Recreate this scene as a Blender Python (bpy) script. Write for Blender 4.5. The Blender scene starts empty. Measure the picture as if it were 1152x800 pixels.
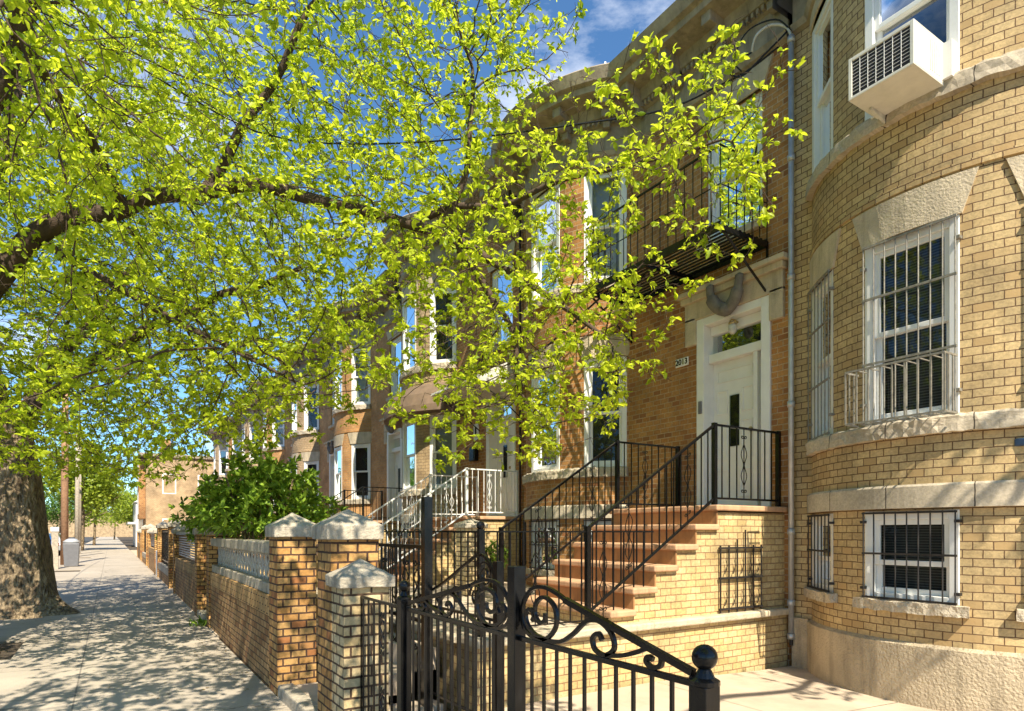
import bpy, math, random
import numpy as np
from mathutils import Vector, Matrix, kdtree, noise
random.seed(7); rng = np.random.default_rng(7)
C = bpy.context.scene.collection
sc = bpy.context.scene
R = math.radians
# ------------------------------------------------------------------ camera, sky, sun, exposure
YAW = 32.06
cam = bpy.data.cameras.new('camera'); camo = bpy.data.objects.new('camera', cam); C.objects.link(camo)
camo.location = (0, 0, 1.5); camo.rotation_euler = (R(90), 0, -R(YAW))
cam.sensor_width = 36; cam.lens = 22.5; cam.shift_y = 0.172; cam.clip_start = .05; cam.clip_end = 3000
sc.camera = camo
SUN_EL = 49.0; SDX, SDY = .185, .98
w = bpy.data.worlds.new('World'); sc.world = w; w.use_nodes = True
nt = w.node_tree; nt.nodes.clear()
out = nt.nodes.new('ShaderNodeOutputWorld'); bg = nt.nodes.new('ShaderNodeBackground')
sky = nt.nodes.new('ShaderNodeTexSky'); sky.sky_type = 'NISHITA'; sky.sun_disc = False
sky.sun_elevation = R(SUN_EL); sky.sun_rotation = R(187); sky.air_density = 1.0; sky.dust_density = .1; sky.ozone_density = 1.6
tc = nt.nodes.new('ShaderNodeTexCoord')
mp = nt.nodes.new('ShaderNodeMapping'); mp.inputs['Scale'].default_value = (1, 1, 2.6)
nz = nt.nodes.new('ShaderNodeTexNoise'); nz.inputs['Scale'].default_value = 2.3; nz.inputs['Detail'].default_value = 9; nz.inputs['Roughness'].default_value = .6
rp = nt.nodes.new('ShaderNodeValToRGB'); rp.color_ramp.elements[0].position = .56; rp.color_ramp.elements[1].position = .74; mp.inputs['Location'].default_value = (.9, .35, .2)
mx = nt.nodes.new('ShaderNodeMix'); mx.data_type = 'RGBA'; mx.inputs[7].default_value = (8.5, 8.8, 9.4, 1)
nt.links.new(tc.outputs['Generated'], mp.inputs[0]); nt.links.new(mp.outputs[0], nz.inputs['Vector'])
nt.links.new(nz.outputs['Fac'], rp.inputs[0]); nt.links.new(rp.outputs[0], mx.inputs[0])
tn = nt.nodes.new('ShaderNodeVectorMath'); tn.operation = 'MULTIPLY'; tn.inputs[1].default_value = (.68, 1.0, 1.2)
nt.links.new(sky.outputs[0], tn.inputs[0]); nt.links.new(tn.outputs[0], mx.inputs[6]); nt.links.new(mx.outputs[2], bg.inputs[0]); nt.links.new(bg.outputs[0], out.inputs[0])
bg.inputs[1].default_value = .09
sl = bpy.data.lights.new('sun', 'SUN'); sl.energy = 5.0; sl.angle = R(.3); sl.color = (1, .91, .74)
so = bpy.data.objects.new('sun', sl); C.objects.link(so)
cz = math.cos(R(SUN_EL)); n_ = math.hypot(SDX, SDY)
so.rotation_euler = Vector((SDX/n_*cz, SDY/n_*cz, -math.sin(R(SUN_EL)))).to_track_quat('-Z', 'Y').to_euler()
sc.view_settings.view_transform = 'Standard'; sc.view_settings.look = 'None'
sc.view_settings.exposure = .97; sc.view_settings.gamma = 1
sc.cycles.max_bounces = 7; sc.cycles.transparent_max_bounces = 4; sc.cycles.use_denoising = True
sc.cycles.diffuse_bounces = 4

# ------------------------------------------------------------------ materials
MATS = {}
def newmat(name):
    m = bpy.data.materials.new(name); m.use_nodes = True; MATS[name] = m
    nt = m.node_tree; b = nt.nodes['Principled BSDF']
    return m, nt, b
def plain(name, col, rough=.6, metal=0, var=.12, scale=6, bump=.1, bscale=60, spec=.5, bdist=.004, streak=0):
    m, nt, b = newmat(name)
    tc = nt.nodes.new('ShaderNodeTexCoord')
    n = nt.nodes.new('ShaderNodeTexNoise'); n.inputs['Scale'].default_value = scale; n.inputs['Detail'].default_value = 6; n.inputs['Roughness'].default_value = .65
    nt.links.new(tc.outputs['Object'], n.inputs['Vector'])
    r = nt.nodes.new('ShaderNodeMapRange'); r.inputs[1].default_value = .3; r.inputs[2].default_value = .7
    r.inputs[3].default_value = 1-var; r.inputs[4].default_value = 1+var
    nt.links.new(n.outputs['Fac'], r.inputs[0])
    v = nt.nodes.new('ShaderNodeVectorMath'); v.operation = 'SCALE'; v.inputs[0].default_value = col[:3]
    nt.links.new(r.outputs[0], v.inputs['Scale']); nt.links.new(v.outputs[0], b.inputs['Base Color'])
    if streak:
        mp = nt.nodes.new('ShaderNodeMapping'); mp.inputs['Scale'].default_value = (5, 5, .55); nt.links.new(tc.outputs['Object'], mp.inputs[0])
        n3 = nt.nodes.new('ShaderNodeTexNoise'); n3.inputs['Scale'].default_value = 1.4; n3.inputs['Detail'].default_value = 9; n3.inputs['Roughness'].default_value = .7; nt.links.new(mp.outputs[0], n3.inputs['Vector'])
        r3 = nt.nodes.new('ShaderNodeMapRange'); r3.inputs[1].default_value = .5; r3.inputs[2].default_value = .68; r3.inputs[3].default_value = 1; r3.inputs[4].default_value = 1-streak; nt.links.new(n3.outputs['Fac'], r3.inputs[0])
        m3 = nt.nodes.new('ShaderNodeMath'); m3.operation = 'MULTIPLY'; nt.links.new(r.outputs[0], m3.inputs[0]); nt.links.new(r3.outputs[0], m3.inputs[1]); nt.links.new(m3.outputs[0], v.inputs['Scale'])
    b.inputs['Roughness'].default_value = rough; b.inputs['Metallic'].default_value = metal
    b.inputs['Specular IOR Level'].default_value = spec
    if bump:
        n2 = nt.nodes.new('ShaderNodeTexNoise'); n2.inputs['Scale'].default_value = bscale; n2.inputs['Detail'].default_value = 5
        nt.links.new(tc.outputs['Object'], n2.inputs['Vector'])
        bp = nt.nodes.new('ShaderNodeBump'); bp.inputs['Strength'].default_value = min(1, bump); bp.inputs['Distance'].default_value = bdist
        nt.links.new(n2.outputs['Fac'], bp.inputs['Height']); nt.links.new(bp.outputs[0], b.inputs['Normal'])
    return m
def brick(name, c1, c2, mortar, c3=None, ms=.006, bw=.14, rh=.0677, soldier=False, grime=.42):
    m, nt, b = newmat(name); N = nt.nodes.new; L = nt.links.new
    uv = N('ShaderNodeUVMap'); uv.uv_map = 'UVMap'
    mp = N('ShaderNodeMapping')
    if soldier: mp.inputs['Rotation'].default_value = (0, 0, R(90))
    L(uv.outputs[0], mp.inputs[0])
    # slightly uneven joints
    nd = N('ShaderNodeTexNoise'); nd.inputs['Scale'].default_value = 14; nd.inputs['Detail'].default_value = 3
    L(mp.outputs[0], nd.inputs['Vector'])
    sb = N('ShaderNodeVectorMath'); sb.operation = 'SUBTRACT'; sb.inputs[1].default_value = (.5, .5, .5); L(nd.outputs['Color'], sb.inputs[0])
    ss = N('ShaderNodeVectorMath'); ss.operation = 'SCALE'; ss.inputs['Scale'].default_value = .009; L(sb.outputs[0], ss.inputs[0])
    ad = N('ShaderNodeVectorMath'); ad.operation = 'ADD'; L(mp.outputs[0], ad.inputs[0]); L(ss.outputs[0], ad.inputs[1])
    t = N('ShaderNodeTexBrick'); t.inputs['Scale'].default_value = 1; t.inputs['Brick Width'].default_value = bw; t.inputs['Row Height'].default_value = rh
    t.inputs['Mortar Size'].default_value = ms; t.inputs['Mortar Smooth'].default_value = .25; t.inputs['Bias'].default_value = 0
    t.inputs['Color1'].default_value = (*c1, 1); t.inputs['Color2'].default_value = (*c2, 1); t.inputs['Mortar'].default_value = (*mortar, 1)
    L(ad.outputs[0], t.inputs['Vector'])
    # blotchy wear inside the bricks and large stains
    n1 = N('ShaderNodeTexNoise'); n1.inputs['Scale'].default_value = 38; n1.inputs['Detail'].default_value = 6; n1.inputs['Roughness'].default_value = .7; L(mp.outputs[0], n1.inputs['Vector'])
    n2 = N('ShaderNodeTexNoise'); n2.inputs['Scale'].default_value = 1.3; n2.inputs['Detail'].default_value = 8; n2.inputs['Roughness'].default_value = .65; L(mp.outputs[0], n2.inputs['Vector'])
    r1 = N('ShaderNodeMapRange'); r1.inputs[1].default_value = .3; r1.inputs[2].default_value = .7; r1.inputs[3].default_value = .72; r1.inputs[4].default_value = 1.22; L(n1.outputs['Fac'], r1.inputs[0])
    r2 = N('ShaderNodeMapRange'); r2.inputs[1].default_value = .35; r2.inputs[2].default_value = .6; r2.inputs[3].default_value = 1-grime; r2.inputs[4].default_value = 1.08; L(n2.outputs['Fac'], r2.inputs[0])
    mu = N('ShaderNodeMath'); mu.operation = 'MULTIPLY'; L(r1.outputs[0], mu.inputs[0]); L(r2.outputs[0], mu.inputs[1])
    sv = N('ShaderNodeVectorMath'); sv.operation = 'SCALE'; L(t.outputs['Color'], sv.inputs[0]); L(mu.outputs[0], sv.inputs['Scale'])
    last = sv.outputs[0]
    if c3:
        # some bricks are of a third, darker fire
        t2 = N('ShaderNodeTexBrick'); 
        for k in ('Scale', 'Brick Width', 'Row Height'): t2.inputs[k].default_value = t.inputs[k].default_value
        t2.inputs['Mortar Size'].default_value = ms; t2.inputs['Color1'].default_value = (0, 0, 0, 1); t2.inputs['Color2'].default_value = (1, 1, 1, 1); t2.inputs['Mortar'].default_value = (0, 0, 0, 1)
        t2.offset_frequency = 2; L(ad.outputs[0], t2.inputs['Vector'])
        rr = N('ShaderNodeValToRGB'); rr.color_ramp.elements[0].position = .78; rr.color_ramp.elements[1].position = .84; L(t2.outputs['Color'], rr.inputs[0])
        mm = N('ShaderNodeMix'); mm.data_type = 'RGBA'; L(rr.outputs[0], mm.inputs[0]); L(last, mm.inputs[6]); mm.inputs[7].default_value = (*c3, 1)
        last = mm.outputs[2]
    L(last, b.inputs['Base Color']); b.inputs['Roughness'].default_value = .85
    iv = N('ShaderNodeMath'); iv.operation = 'SUBTRACT'; iv.inputs[0].default_value = 1; L(t.outputs['Fac'], iv.inputs[1])
    a2 = N('ShaderNodeMath'); a2.operation = 'MULTIPLY_ADD'; L(n1.outputs['Fac'], a2.inputs[0]); a2.inputs[1].default_value = .45; L(iv.outputs[0], a2.inputs[2])
    bp = N('ShaderNodeBump'); bp.inputs['Strength'].default_value = .9; bp.inputs['Distance'].default_value = .008
    L(a2.outputs[0], bp.inputs['Height']); L(bp.outputs[0], b.inputs['Normal'])
    return m
brick('buff_brick', (.50, .35, .165), (.585, .43, .215), (.15, .08, .035), c3=(.42, .28, .125), ms=.0045, bw=.135)
brick('yellow_brick', (.56, .39, .16), (.66, .50, .25), (.34, .19, .09), ms=.005)
brick('brown_brick', (.40, .17, .045), (.52, .265, .085), (.52, .37, .22), c3=(.27, .11, .035), ms=.006)
brick('orange_brick', (.54, .27, .09), (.62, .35, .14), (.42, .28, .17), c3=(.46, .22, .075), ms=.005)
brick('pillar_brick', (.46, .225, .06), (.60, .36, .13), (.075, .035, .02), c3=(.33, .13, .04), ms=.008, bw=.14)
brick('wall_brick', (.40, .215, .08), (.52, .31, .13), (.075, .04, .022), c3=(.26, .12, .04), ms=.006)
brick('soldier_brick', (.50, .28, .10), (.60, .38, .16), (.085, .045, .022), ms=.006, bw=.14, soldier=True)
brick('pale_brick', (.62, .45, .22), (.70, .55, .32), (.10, .055, .03), ms=.008)
brick('band_blocks', (.50, .42, .31), (.56, .48, .36), (.09, .07, .05), bw=.66, rh=10, ms=.005, grime=.3)
brick('tan_brick', (.48, .33, .18), (.56, .40, .23), (.26, .17, .10), ms=.005)
plain('stone', (.52, .43, .30), streak=.35, rough= .85, var=.16, scale=5, bump=.8, bscale=55, bdist=.01)
plain('band_stone', (.50, .42, .31), streak=.4, rough= .88, var=.2, scale=9, bump=1, bscale=28, bdist=.03)
plain('cap_stone', (.42, .365, .28), streak=.4, rough= .9, var=.3, scale=12, bump=1, bscale=60, bdist=.01)
plain('stucco', (.46, .37, .25), streak=.4, rough= .9, var=.17, scale=3.5, bump=1, bscale=45, bdist=.022)
plain('concrete', (.48, .385, .285), .9, var=.18, scale=2.2, bump=.5, bscale=90)
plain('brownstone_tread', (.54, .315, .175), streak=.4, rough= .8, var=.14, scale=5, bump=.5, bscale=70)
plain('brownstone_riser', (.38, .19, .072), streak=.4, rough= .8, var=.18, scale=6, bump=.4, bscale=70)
plain('cornice_paint', (.33, .265, .185), streak=.4, rough= .7, var=.3, scale=5, bump=.6, bscale=30)
plain('white_paint', (.78, .77, .74), .45, var=.05, bump=.1)
plain('door_paint', (.76, .75, .71), .4, var=.04, bump=.05)
plain('aged_white', (.55, .53, .47), .6, var=.25, scale=14, bump=.4)
plain('guard_paint', (.24, .22, .18), .5, var=.35, scale=22, bump=.4, metal=.2)
plain('black_iron', (.006, .006, .0065), .24, metal=0, spec=.4, var=.3, scale=30, bump=.3, bscale=90, bdist=.002)
plain('dark_iron', (.03, .026, .024), .5, metal=.3, var=.35, scale=20, bump=.3)
plain('pipe_metal', (.50, .50, .50), .45, metal=.5, var=.2, scale=8)
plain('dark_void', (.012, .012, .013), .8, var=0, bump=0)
plain('wood_pole', (.36, .20, .11), .9, var=.3, scale=12, bump=.6)
plain('grey_wood', (.40, .34, .26), .9, var=.3, scale=12, bump=.6)
plain('window_backing', (.42, .40, .36), .7, var=.1)
plain('ac_metal', (.72, .69, .60), .45, var=.09, scale=6)
plain('brass', (.45, .33, .16), .3, metal=.8)
plain('asphalt', (.055, .054, .052), .9, var=.2, scale=3, bump=.6, bscale=120)
plain('soil', (.07, .05, .03), .95, var=.4, scale=8, bump=1, bscale=20, bdist=.03)
plain('tar_roof', (.10, .09, .085), .9)
plain('curtain', (.36, .36, .32), .8, var=.15, scale=9)
plain('plastic_grey', (.16, .16, .17), .5)
plain('plastic_blue', (.03, .06, .12), .4)
plain('awning_cloth', (.17, .115, .075), .8, var=.2)
plain('rubber', (.02, .02, .02), .8)
plain('white_siding', (.74, .73, .70), .6, var=.05)
plain('ornament_stone', (.17, .15, .13), .8, var=.3, scale=14, bump=.6)
def slat_mat():
    m, nt, b = newmat('slat_blind'); N = nt.nodes.new; L = nt.links.new
    uv = N('ShaderNodeUVMap'); uv.uv_map = 'UVMap'
    wv = N('ShaderNodeTexWave'); wv.bands_direction = 'Y'; wv.inputs['Scale'].default_value = 12; wv.inputs['Distortion'].default_value = .3
    L(uv.outputs[0], wv.inputs['Vector'])
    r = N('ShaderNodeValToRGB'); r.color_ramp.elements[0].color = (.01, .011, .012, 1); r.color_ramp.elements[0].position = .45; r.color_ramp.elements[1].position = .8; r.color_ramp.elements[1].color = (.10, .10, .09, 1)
    L(wv.outputs['Color'], r.inputs[0]); L(r.outputs[0], b.inputs['Base Color']); b.inputs['Roughness'].default_value = .6
slat_mat()
def glass_mat():
    m, nt, b = newmat('glass'); N = nt.nodes.new; L = nt.links.new
    g = N('ShaderNodeBsdfGlossy'); g.inputs['Roughness'].default_value = .015; g.inputs['Color'].default_value = (.9, .95, 1, 1)
    tc = N('ShaderNodeTexCoord'); n = N('ShaderNodeTexNoise'); n.inputs['Scale'].default_value = 3; L(tc.outputs['Object'], n.inputs['Vector'])
    bp = N('ShaderNodeBump'); bp.inputs['Strength'].default_value = .12; bp.inputs['Distance'].default_value = .02; L(n.outputs['Fac'], bp.inputs['Height']); L(bp.outputs[0], g.inputs['Normal'])
    t = N('ShaderNodeBsdfTransparent'); t.inputs['Color'].default_value = (.75, .80, .80, 1)
    f = N('ShaderNodeFresnel'); f.inputs['IOR'].default_value = 1.45
    ms = N('ShaderNodeMixShader'); L(f.outputs[0], ms.inputs[0]); L(t.outputs[0], ms.inputs[1]); L(g.outputs[0], ms.inputs[2])
    L(ms.outputs[0], nt.nodes['Material Output'].inputs[0])
glass_mat()
def concrete_slabs():
    m, nt, b = newmat('sidewalk_concrete'); N = nt.nodes.new; L = nt.links.new
    uv = N('ShaderNodeUVMap'); uv.uv_map = 'UVMap'
    t = N('ShaderNodeTexBrick'); t.offset = 0; t.inputs['Scale'].default_value = 1; t.inputs['Brick Width'].default_value = 1.6; t.inputs['Row Height'].default_value = 1.5
    t.inputs['Mortar Size'].default_value = .008; t.inputs['Mortar Smooth'].default_value = .2
    t.inputs['Color1'].default_value = (.38, .325, .255, 1); t.inputs['Color2'].default_value = (.43, .37, .295, 1); t.inputs['Mortar'].default_value = (.22, .19, .155, 1)
    L(uv.outputs[0], t.inputs['Vector'])
    n1 = N('ShaderNodeTexNoise'); n1.inputs['Scale'].default_value = 1.1; n1.inputs['Detail'].default_value = 9; n1.inputs['Roughness'].default_value = .7; L(uv.outputs[0], n1.inputs['Vector'])
    n2 = N('ShaderNodeTexNoise'); n2.inputs['Scale'].default_value = 85; n2.inputs['Detail'].default_value = 4; L(uv.outputs[0], n2.inputs['Vector'])
    r1 = N('ShaderNodeMapRange'); r1.inputs[1].default_value = .3; r1.inputs[2].default_value = .7; r1.inputs[3].default_value = .8; r1.inputs[4].default_value = 1.12; L(n1.outputs['Fac'], r1.inputs[0])
    r2 = N('ShaderNodeMapRange'); r2.inputs[1].default_value = .3; r2.inputs[2].default_value = .7; r2.inputs[3].default_value = .86; r2.inputs[4].default_value = 1.12; L(n2.outputs['Fac'], r2.inputs[0])
    # cracks
    vo = N('ShaderNodeTexVoronoi'); vo.feature = 'DISTANCE_TO_EDGE'; vo.inputs['Scale'].default_value = .42
    nd = N('ShaderNodeTexNoise'); nd.inputs['Scale'].default_value = 3; nd.inputs['Detail'].default_value = 5; L(uv.outputs[0], nd.inputs['Vector'])
    av = N('ShaderNodeVectorMath'); av.operation = 'MULTIPLY_ADD'; L(nd.outputs['Color'], av.inputs[0]); av.inputs[1].default_value = (.5, .5, 0); L(uv.outputs[0], av.inputs[2])
    L(av.outputs[0], vo.inputs['Vector'])
    rc = N('ShaderNodeMapRange'); rc.inputs[1].default_value = .0015; rc.inputs[2].default_value = .005; rc.inputs[3].default_value = .5; rc.inputs[4].default_value = 1; L(vo.outputs['Distance'], rc.inputs[0])
    m1 = N('ShaderNodeMath'); m1.operation = 'MULTIPLY'; L(r1.outputs[0], m1.inputs[0]); L(r2.outputs[0], m1.inputs[1])
    vg = N('ShaderNodeTexVoronoi'); vg.inputs['Scale'].default_value = 3.2; L(uv.outputs[0], vg.inputs['Vector'])
    rg = N('ShaderNodeMapRange'); rg.inputs[1].default_value = .05; rg.inputs[2].default_value = .085; rg.inputs[3].default_value = .6; rg.inputs[4].default_value = 1; L(vg.outputs['Distance'], rg.inputs[0])
    m0 = N('ShaderNodeMath'); m0.operation = 'MULTIPLY'; L(m1.outputs[0], m0.inputs[0]); L(rg.outputs[0], m0.inputs[1])
    m2 = N('ShaderNodeMath'); m2.operation = 'MULTIPLY'; L(m0.outputs[0], m2.inputs[0]); L(rc.outputs[0], m2.inputs[1])
    sv = N('ShaderNodeVectorMath'); sv.operation = 'SCALE'; L(t.outputs['Color'], sv.inputs[0]); L(m2.outputs[0], sv.inputs['Scale'])
    L(sv.outputs[0], b.inputs['Base Color']); b.inputs['Roughness'].default_value = .9
    bp = N('ShaderNodeBump'); bp.inputs['Strength'].default_value = .5; bp.inputs['Distance'].default_value = .006; L(m2.outputs[0], bp.inputs['Height']); L(bp.outputs[0], b.inputs['Normal'])
concrete_slabs()
def leaf_mat(name, c1, c2, trans, tmix=.5, rough=.45):
    m, nt, b = newmat(name); N = nt.nodes.new; L = nt.links.new
    g = N('ShaderNodeNewGeometry')
    r = N('ShaderNodeValToRGB'); r.color_ramp.elements[0].color = (*c1, 1); r.color_ramp.elements[1].color = (*c2, 1)
    L(g.outputs['Random Per Island'], r.inputs[0]); L(r.outputs[0], b.inputs['Base Color'])
    b.inputs['Roughness'].default_value = rough; b.inputs['Specular IOR Level'].default_value = .35
    tr = N('ShaderNodeBsdfTranslucent')
    mt = N('ShaderNodeMix'); mt.data_type = 'RGBA'; mt.blend_type = 'MULTIPLY'; mt.inputs[0].default_value = 1
    k = N('ShaderNodeMapRange'); k.inputs[3].default_value = .65; k.inputs[4].default_value = 1.15; L(g.outputs['Random Per Island'], k.inputs[0])
    mt.inputs[6].default_value = (*trans, 1); L(k.outputs[0], mt.inputs[7]); L(mt.outputs[2], tr.inputs['Color'])
    ms = N('ShaderNodeMixShader'); ms.inputs[0].default_value = tmix
    L(b.outputs[0], ms.inputs[1]); L(tr.outputs[0], ms.inputs[2]); L(ms.outputs[0], nt.nodes['Material Output'].inputs[0])
leaf_mat('spring_leaf', (.14, .26, .012), (.56, .62, .035), (.84, .95, .05), .55)
leaf_mat('shrub_leaf', (.09, .18, .018), (.30, .43, .05), (.36, .52, .04), .25, .3)
leaf_mat('far_leaf', (.16, .24, .02), (.34, .40, .035), (.42, .52, .04), .4)
leaf_mat('far_leaf_green', (.07, .15, .02), (.15, .26, .03), (.2, .36, .04), .35)
def bark_mat():
    m, nt, b = newmat('bark'); N = nt.nodes.new; L = nt.links.new
    tc = N('ShaderNodeTexCoord'); mp = N('ShaderNodeMapping'); mp.inputs['Scale'].default_value = (1, 1, .42); L(tc.outputs['Object'], mp.inputs[0])
    n = N('ShaderNodeTexNoise'); n.inputs['Scale'].default_value = 16; n.inputs['Detail'].default_value = 8; n.inputs['Roughness'].default_value = .7; n.inputs['Distortion'].default_value = .6; L(mp.outputs[0], n.inputs['Vector'])
    v = N('ShaderNodeTexVoronoi'); v.feature = 'DISTANCE_TO_EDGE'; v.inputs['Scale'].default_value = 13; L(mp.outputs[0], v.inputs['Vector'])
    r = N('ShaderNodeValToRGB'); r.color_ramp.elements[0].position = .36; r.color_ramp.elements[0].color = (.07, .045, .025, 1); r.color_ramp.elements[1].position = .66; r.color_ramp.elements[1].color = (.44, .33, .20, 1)
    L(n.outputs['Fac'], r.inputs[0]); L(r.outputs[0], b.inputs['Base Color']); b.inputs['Roughness'].default_value = .95
    a = N('ShaderNodeMath'); a.operation = 'MULTIPLY_ADD'; L(v.outputs['Distance'], a.inputs[0]); a.inputs[1].default_value = 2.2; L(n.outputs['Fac'], a.inputs[2])
    bp = N('ShaderNodeBump'); bp.inputs['Strength'].default_value = 1; bp.inputs['Distance'].default_value = .045; L(a.outputs[0], bp.inputs['Height']); L(bp.outputs[0], b.inputs['Normal'])
bark_mat()
plain('twig_bark', (.07, .045, .03), .9, var=.4, scale=9, bump=.8, bscale=30, bdist=.01)
def paint(name, col):
    m, nt, b = newmat(name); b.inputs['Base Color'].default_value = (*col, 1); b.inputs['Roughness'].default_value = .3; b.inputs['Coat Weight'].default_value = .6
for nme, c in (('car_blue', (.02, .10, .32)), ('car_silver', (.4, .41, .42)), ('car_white', (.7, .7, .7)), ('car_dark', (.03, .03, .035)), ('car_red', (.3, .03, .02))): paint(nme, c)

# ------------------------------------------------------------------ mesh helpers
def catmull(pts, n=6):
    P = [Vector(p) for p in pts]; out = []
    for i in range(len(P)-1):
        p0 = P[max(i-1, 0)]; p1 = P[i]; p2 = P[i+1]; p3 = P[min(i+2, len(P)-1)]
        for k in range(n):
            t = k/n
            out.append(.5*((2*p1)+(p2-p0)*t+(2*p0-5*p1+4*p2-p3)*t*t+(3*p1-p0-3*p2+p3)*t**3))
    out.append(P[-1]); return out
class MB:
    def __init__(s): s.v = []; s.f = []; s.uv = {}
    def quad(s, a, b, c, d, uv=None):
        i = len(s.v); s.v += [tuple(a), tuple(b), tuple(c), tuple(d)]; s.f.append((i, i+1, i+2, i+3))
        if uv: s.uv[len(s.f)-1] = uv
    def poly(s, pts):
        i = len(s.v); s.v += [tuple(p) for p in pts]; s.f.append(tuple(range(i, i+len(pts))))
    def box(s, x0, x1, y0, y1, z0, z1):
        i = len(s.v)
        s.v += [(x0, y0, z0), (x1, y0, z0), (x1, y1, z0), (x0, y1, z0), (x0, y0, z1), (x1, y0, z1), (x1, y1, z1), (x0, y1, z1)]
        for f in ((0, 3, 2, 1), (4, 5, 6, 7), (0, 1, 5, 4), (1, 2, 6, 5), (2, 3, 7, 6), (3, 0, 4, 7)): s.f.append(tuple(i+k for k in f))
    def lbox(s, F, u0, u1, v0, v1, d0, d1):
        i = len(s.v)
        for (a, b, c) in ((u0, d0, v0), (u1, d0, v0), (u1, d1, v0), (u0, d1, v0), (u0, d0, v1), (u1, d0, v1), (u1, d1, v1), (u0, d1, v1)): s.v.append(tuple(F(a, c, b)))
        for f in ((0, 3, 2, 1), (4, 5, 6, 7), (0, 1, 5, 4), (1, 2, 6, 5), (2, 3, 7, 6), (3, 0, 4, 7)): s.f.append(tuple(i+k for k in f))
    def hexa(s, p):
        i = len(s.v); s.v += [tuple(q) for q in p]
        for f in ((0, 3, 2, 1), (4, 5, 6, 7), (0, 1, 5, 4), (1, 2, 6, 5), (2, 3, 7, 6), (3, 0, 4, 7)): s.f.append(tuple(i+k for k in f))
    def tube(s, pts, r, n=6, cap=True, flat=1.0, up=None):
        P = [Vector(p) for p in pts]; m = len(P); rr = r if hasattr(r, '__len__') else [r]*m
        base = len(s.v); a = None
        for i in range(m):
            d = (P[min(i+1, m-1)]-P[max(i-1, 0)]).normalized()
            if up is not None: a = Vector(up)
            elif a is None: a = Vector((0, 0, 1)) if abs(d.z) < .9 else Vector((1, 0, 0))
            a = (a-d*a.dot(d)).normalized(); b = d.cross(a)
            for k in range(n):
                t = 2*math.pi*(k+.5)/n
                s.v.append(tuple(P[i]+(a*math.cos(t)*flat+b*math.sin(t))*rr[i]))
        for i in range(m-1):
            for k in range(n):
                s.f.append((base+i*n+k, base+i*n+(k+1) % n, base+(i+1)*n+(k+1) % n, base+(i+1)*n+k))
        if cap: s.f.append(tuple(base+k for k in range(n))[::-1]); s.f.append(tuple(base+(m-1)*n+k for k in range(n)))
    def lathe(s, c, prof, n=16):
        base = len(s.v)
        for (r, z) in prof:
            for k in range(n):
                t = 2*math.pi*k/n; s.v.append((c[0]+r*math.cos(t), c[1]+r*math.sin(t), c[2]+z))
        for i in range(len(prof)-1):
            for k in range(n): s.f.append((base+i*n+k, base+i*n+(k+1) % n, base+(i+1)*n+(k+1) % n, base+(i+1)*n+k))
        s.f.append(tuple(base+(len(prof)-1)*n+k for k in range(n))); s.f.append(tuple(base+k for k in range(n))[::-1])
    def ball(s, c, r, n=14):
        s.lathe(c, [(max(.0005, r*math.sin(math.pi*i/10)), -r*math.cos(math.pi*i/10)) for i in range(11)], n)
    def build(s, name, mat, parent=None, bevel=0, smooth=False, jitter=0, sub=0, swap=False, shift=(0, 0)):
        loc = Vector(parent_root(parent)) if parent else Vector((0, 0, 0))
        me = bpy.data.meshes.new(name); V = np.array(s.v)-np.array(loc)
        me.from_pydata(V.tolist(), [], s.f)
        uvl = me.uv_layers.new(name='UVMap'); data = np.zeros((len(me.loops), 2)); W = s.v
        for pi, p in enumerate(me.polygons):
            if pi in s.uv:
                for k, li in enumerate(p.loop_indices): data[li] = s.uv[pi][k]
                continue
            n = p.normal; ax = max(range(3), key=lambda a: abs(n[a]))
            for k, li in enumerate(p.loop_indices):
                q = W[s.f[pi][k]]
                u = (q[1], q[2]) if ax == 0 else ((q[0], q[2]) if ax == 1 else (q[0], q[1]))
                data[li] = (u[0]+shift[0], u[1]+shift[1])
        uvl.data.foreach_set('uv', data.ravel())
        me.materials.append(MATS[mat])
        o = bpy.data.objects.new(name, me); C.objects.link(o)
        if parent: o.parent = parent
        if smooth: me.polygons.foreach_set('use_smooth', [True]*len(me.polygons))
        if sub or jitter:
            import bmesh
            bm = bmesh.new(); bm.from_mesh(me); bmesh.ops.remove_doubles(bm, verts=bm.verts, dist=1e-4)
            if sub: bmesh.ops.subdivide_edges(bm, edges=[e for e in bm.edges if e.calc_length() > sub], cuts=1, use_grid_fill=True); bmesh.ops.subdivide_edges(bm, edges=[e for e in bm.edges if e.calc_length() > sub], cuts=2, use_grid_fill=True)
            for vv in bm.verts:
                nn = noise.noise_vector((vv.co+loc)*14); vv.co += nn*jitter
            bm.to_mesh(me); bm.free()
        if bevel:
            b = o.modifiers.new('bevel', 'BEVEL'); b.width = bevel; b.segments = 2; b.limit_method = 'ANGLE'
        return o
def parent_root(p):
    while p.parent: p = p.parent
    return p.location
def thing(name, label, cat, loc, group=None):
    o = bpy.data.objects.new(name, None); C.objects.link(o); o.location = loc; o['label'] = label; o['category'] = cat
    if group: o['group'] = group
    o.empty_display_size = .2
    return o
def tag(o, label, cat, group=None, kind=None):
    o['label'] = label; o['category'] = cat
    if group: o['group'] = group
    if kind: o['kind'] = kind
    return o
def struct(o): o['kind'] = 'structure'; return o
def copy_tree(o, parent=None):
    c = o.copy(); C.objects.link(c); c.parent = parent
    for ch in o.children: copy_tree(ch, c)
    return c
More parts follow.
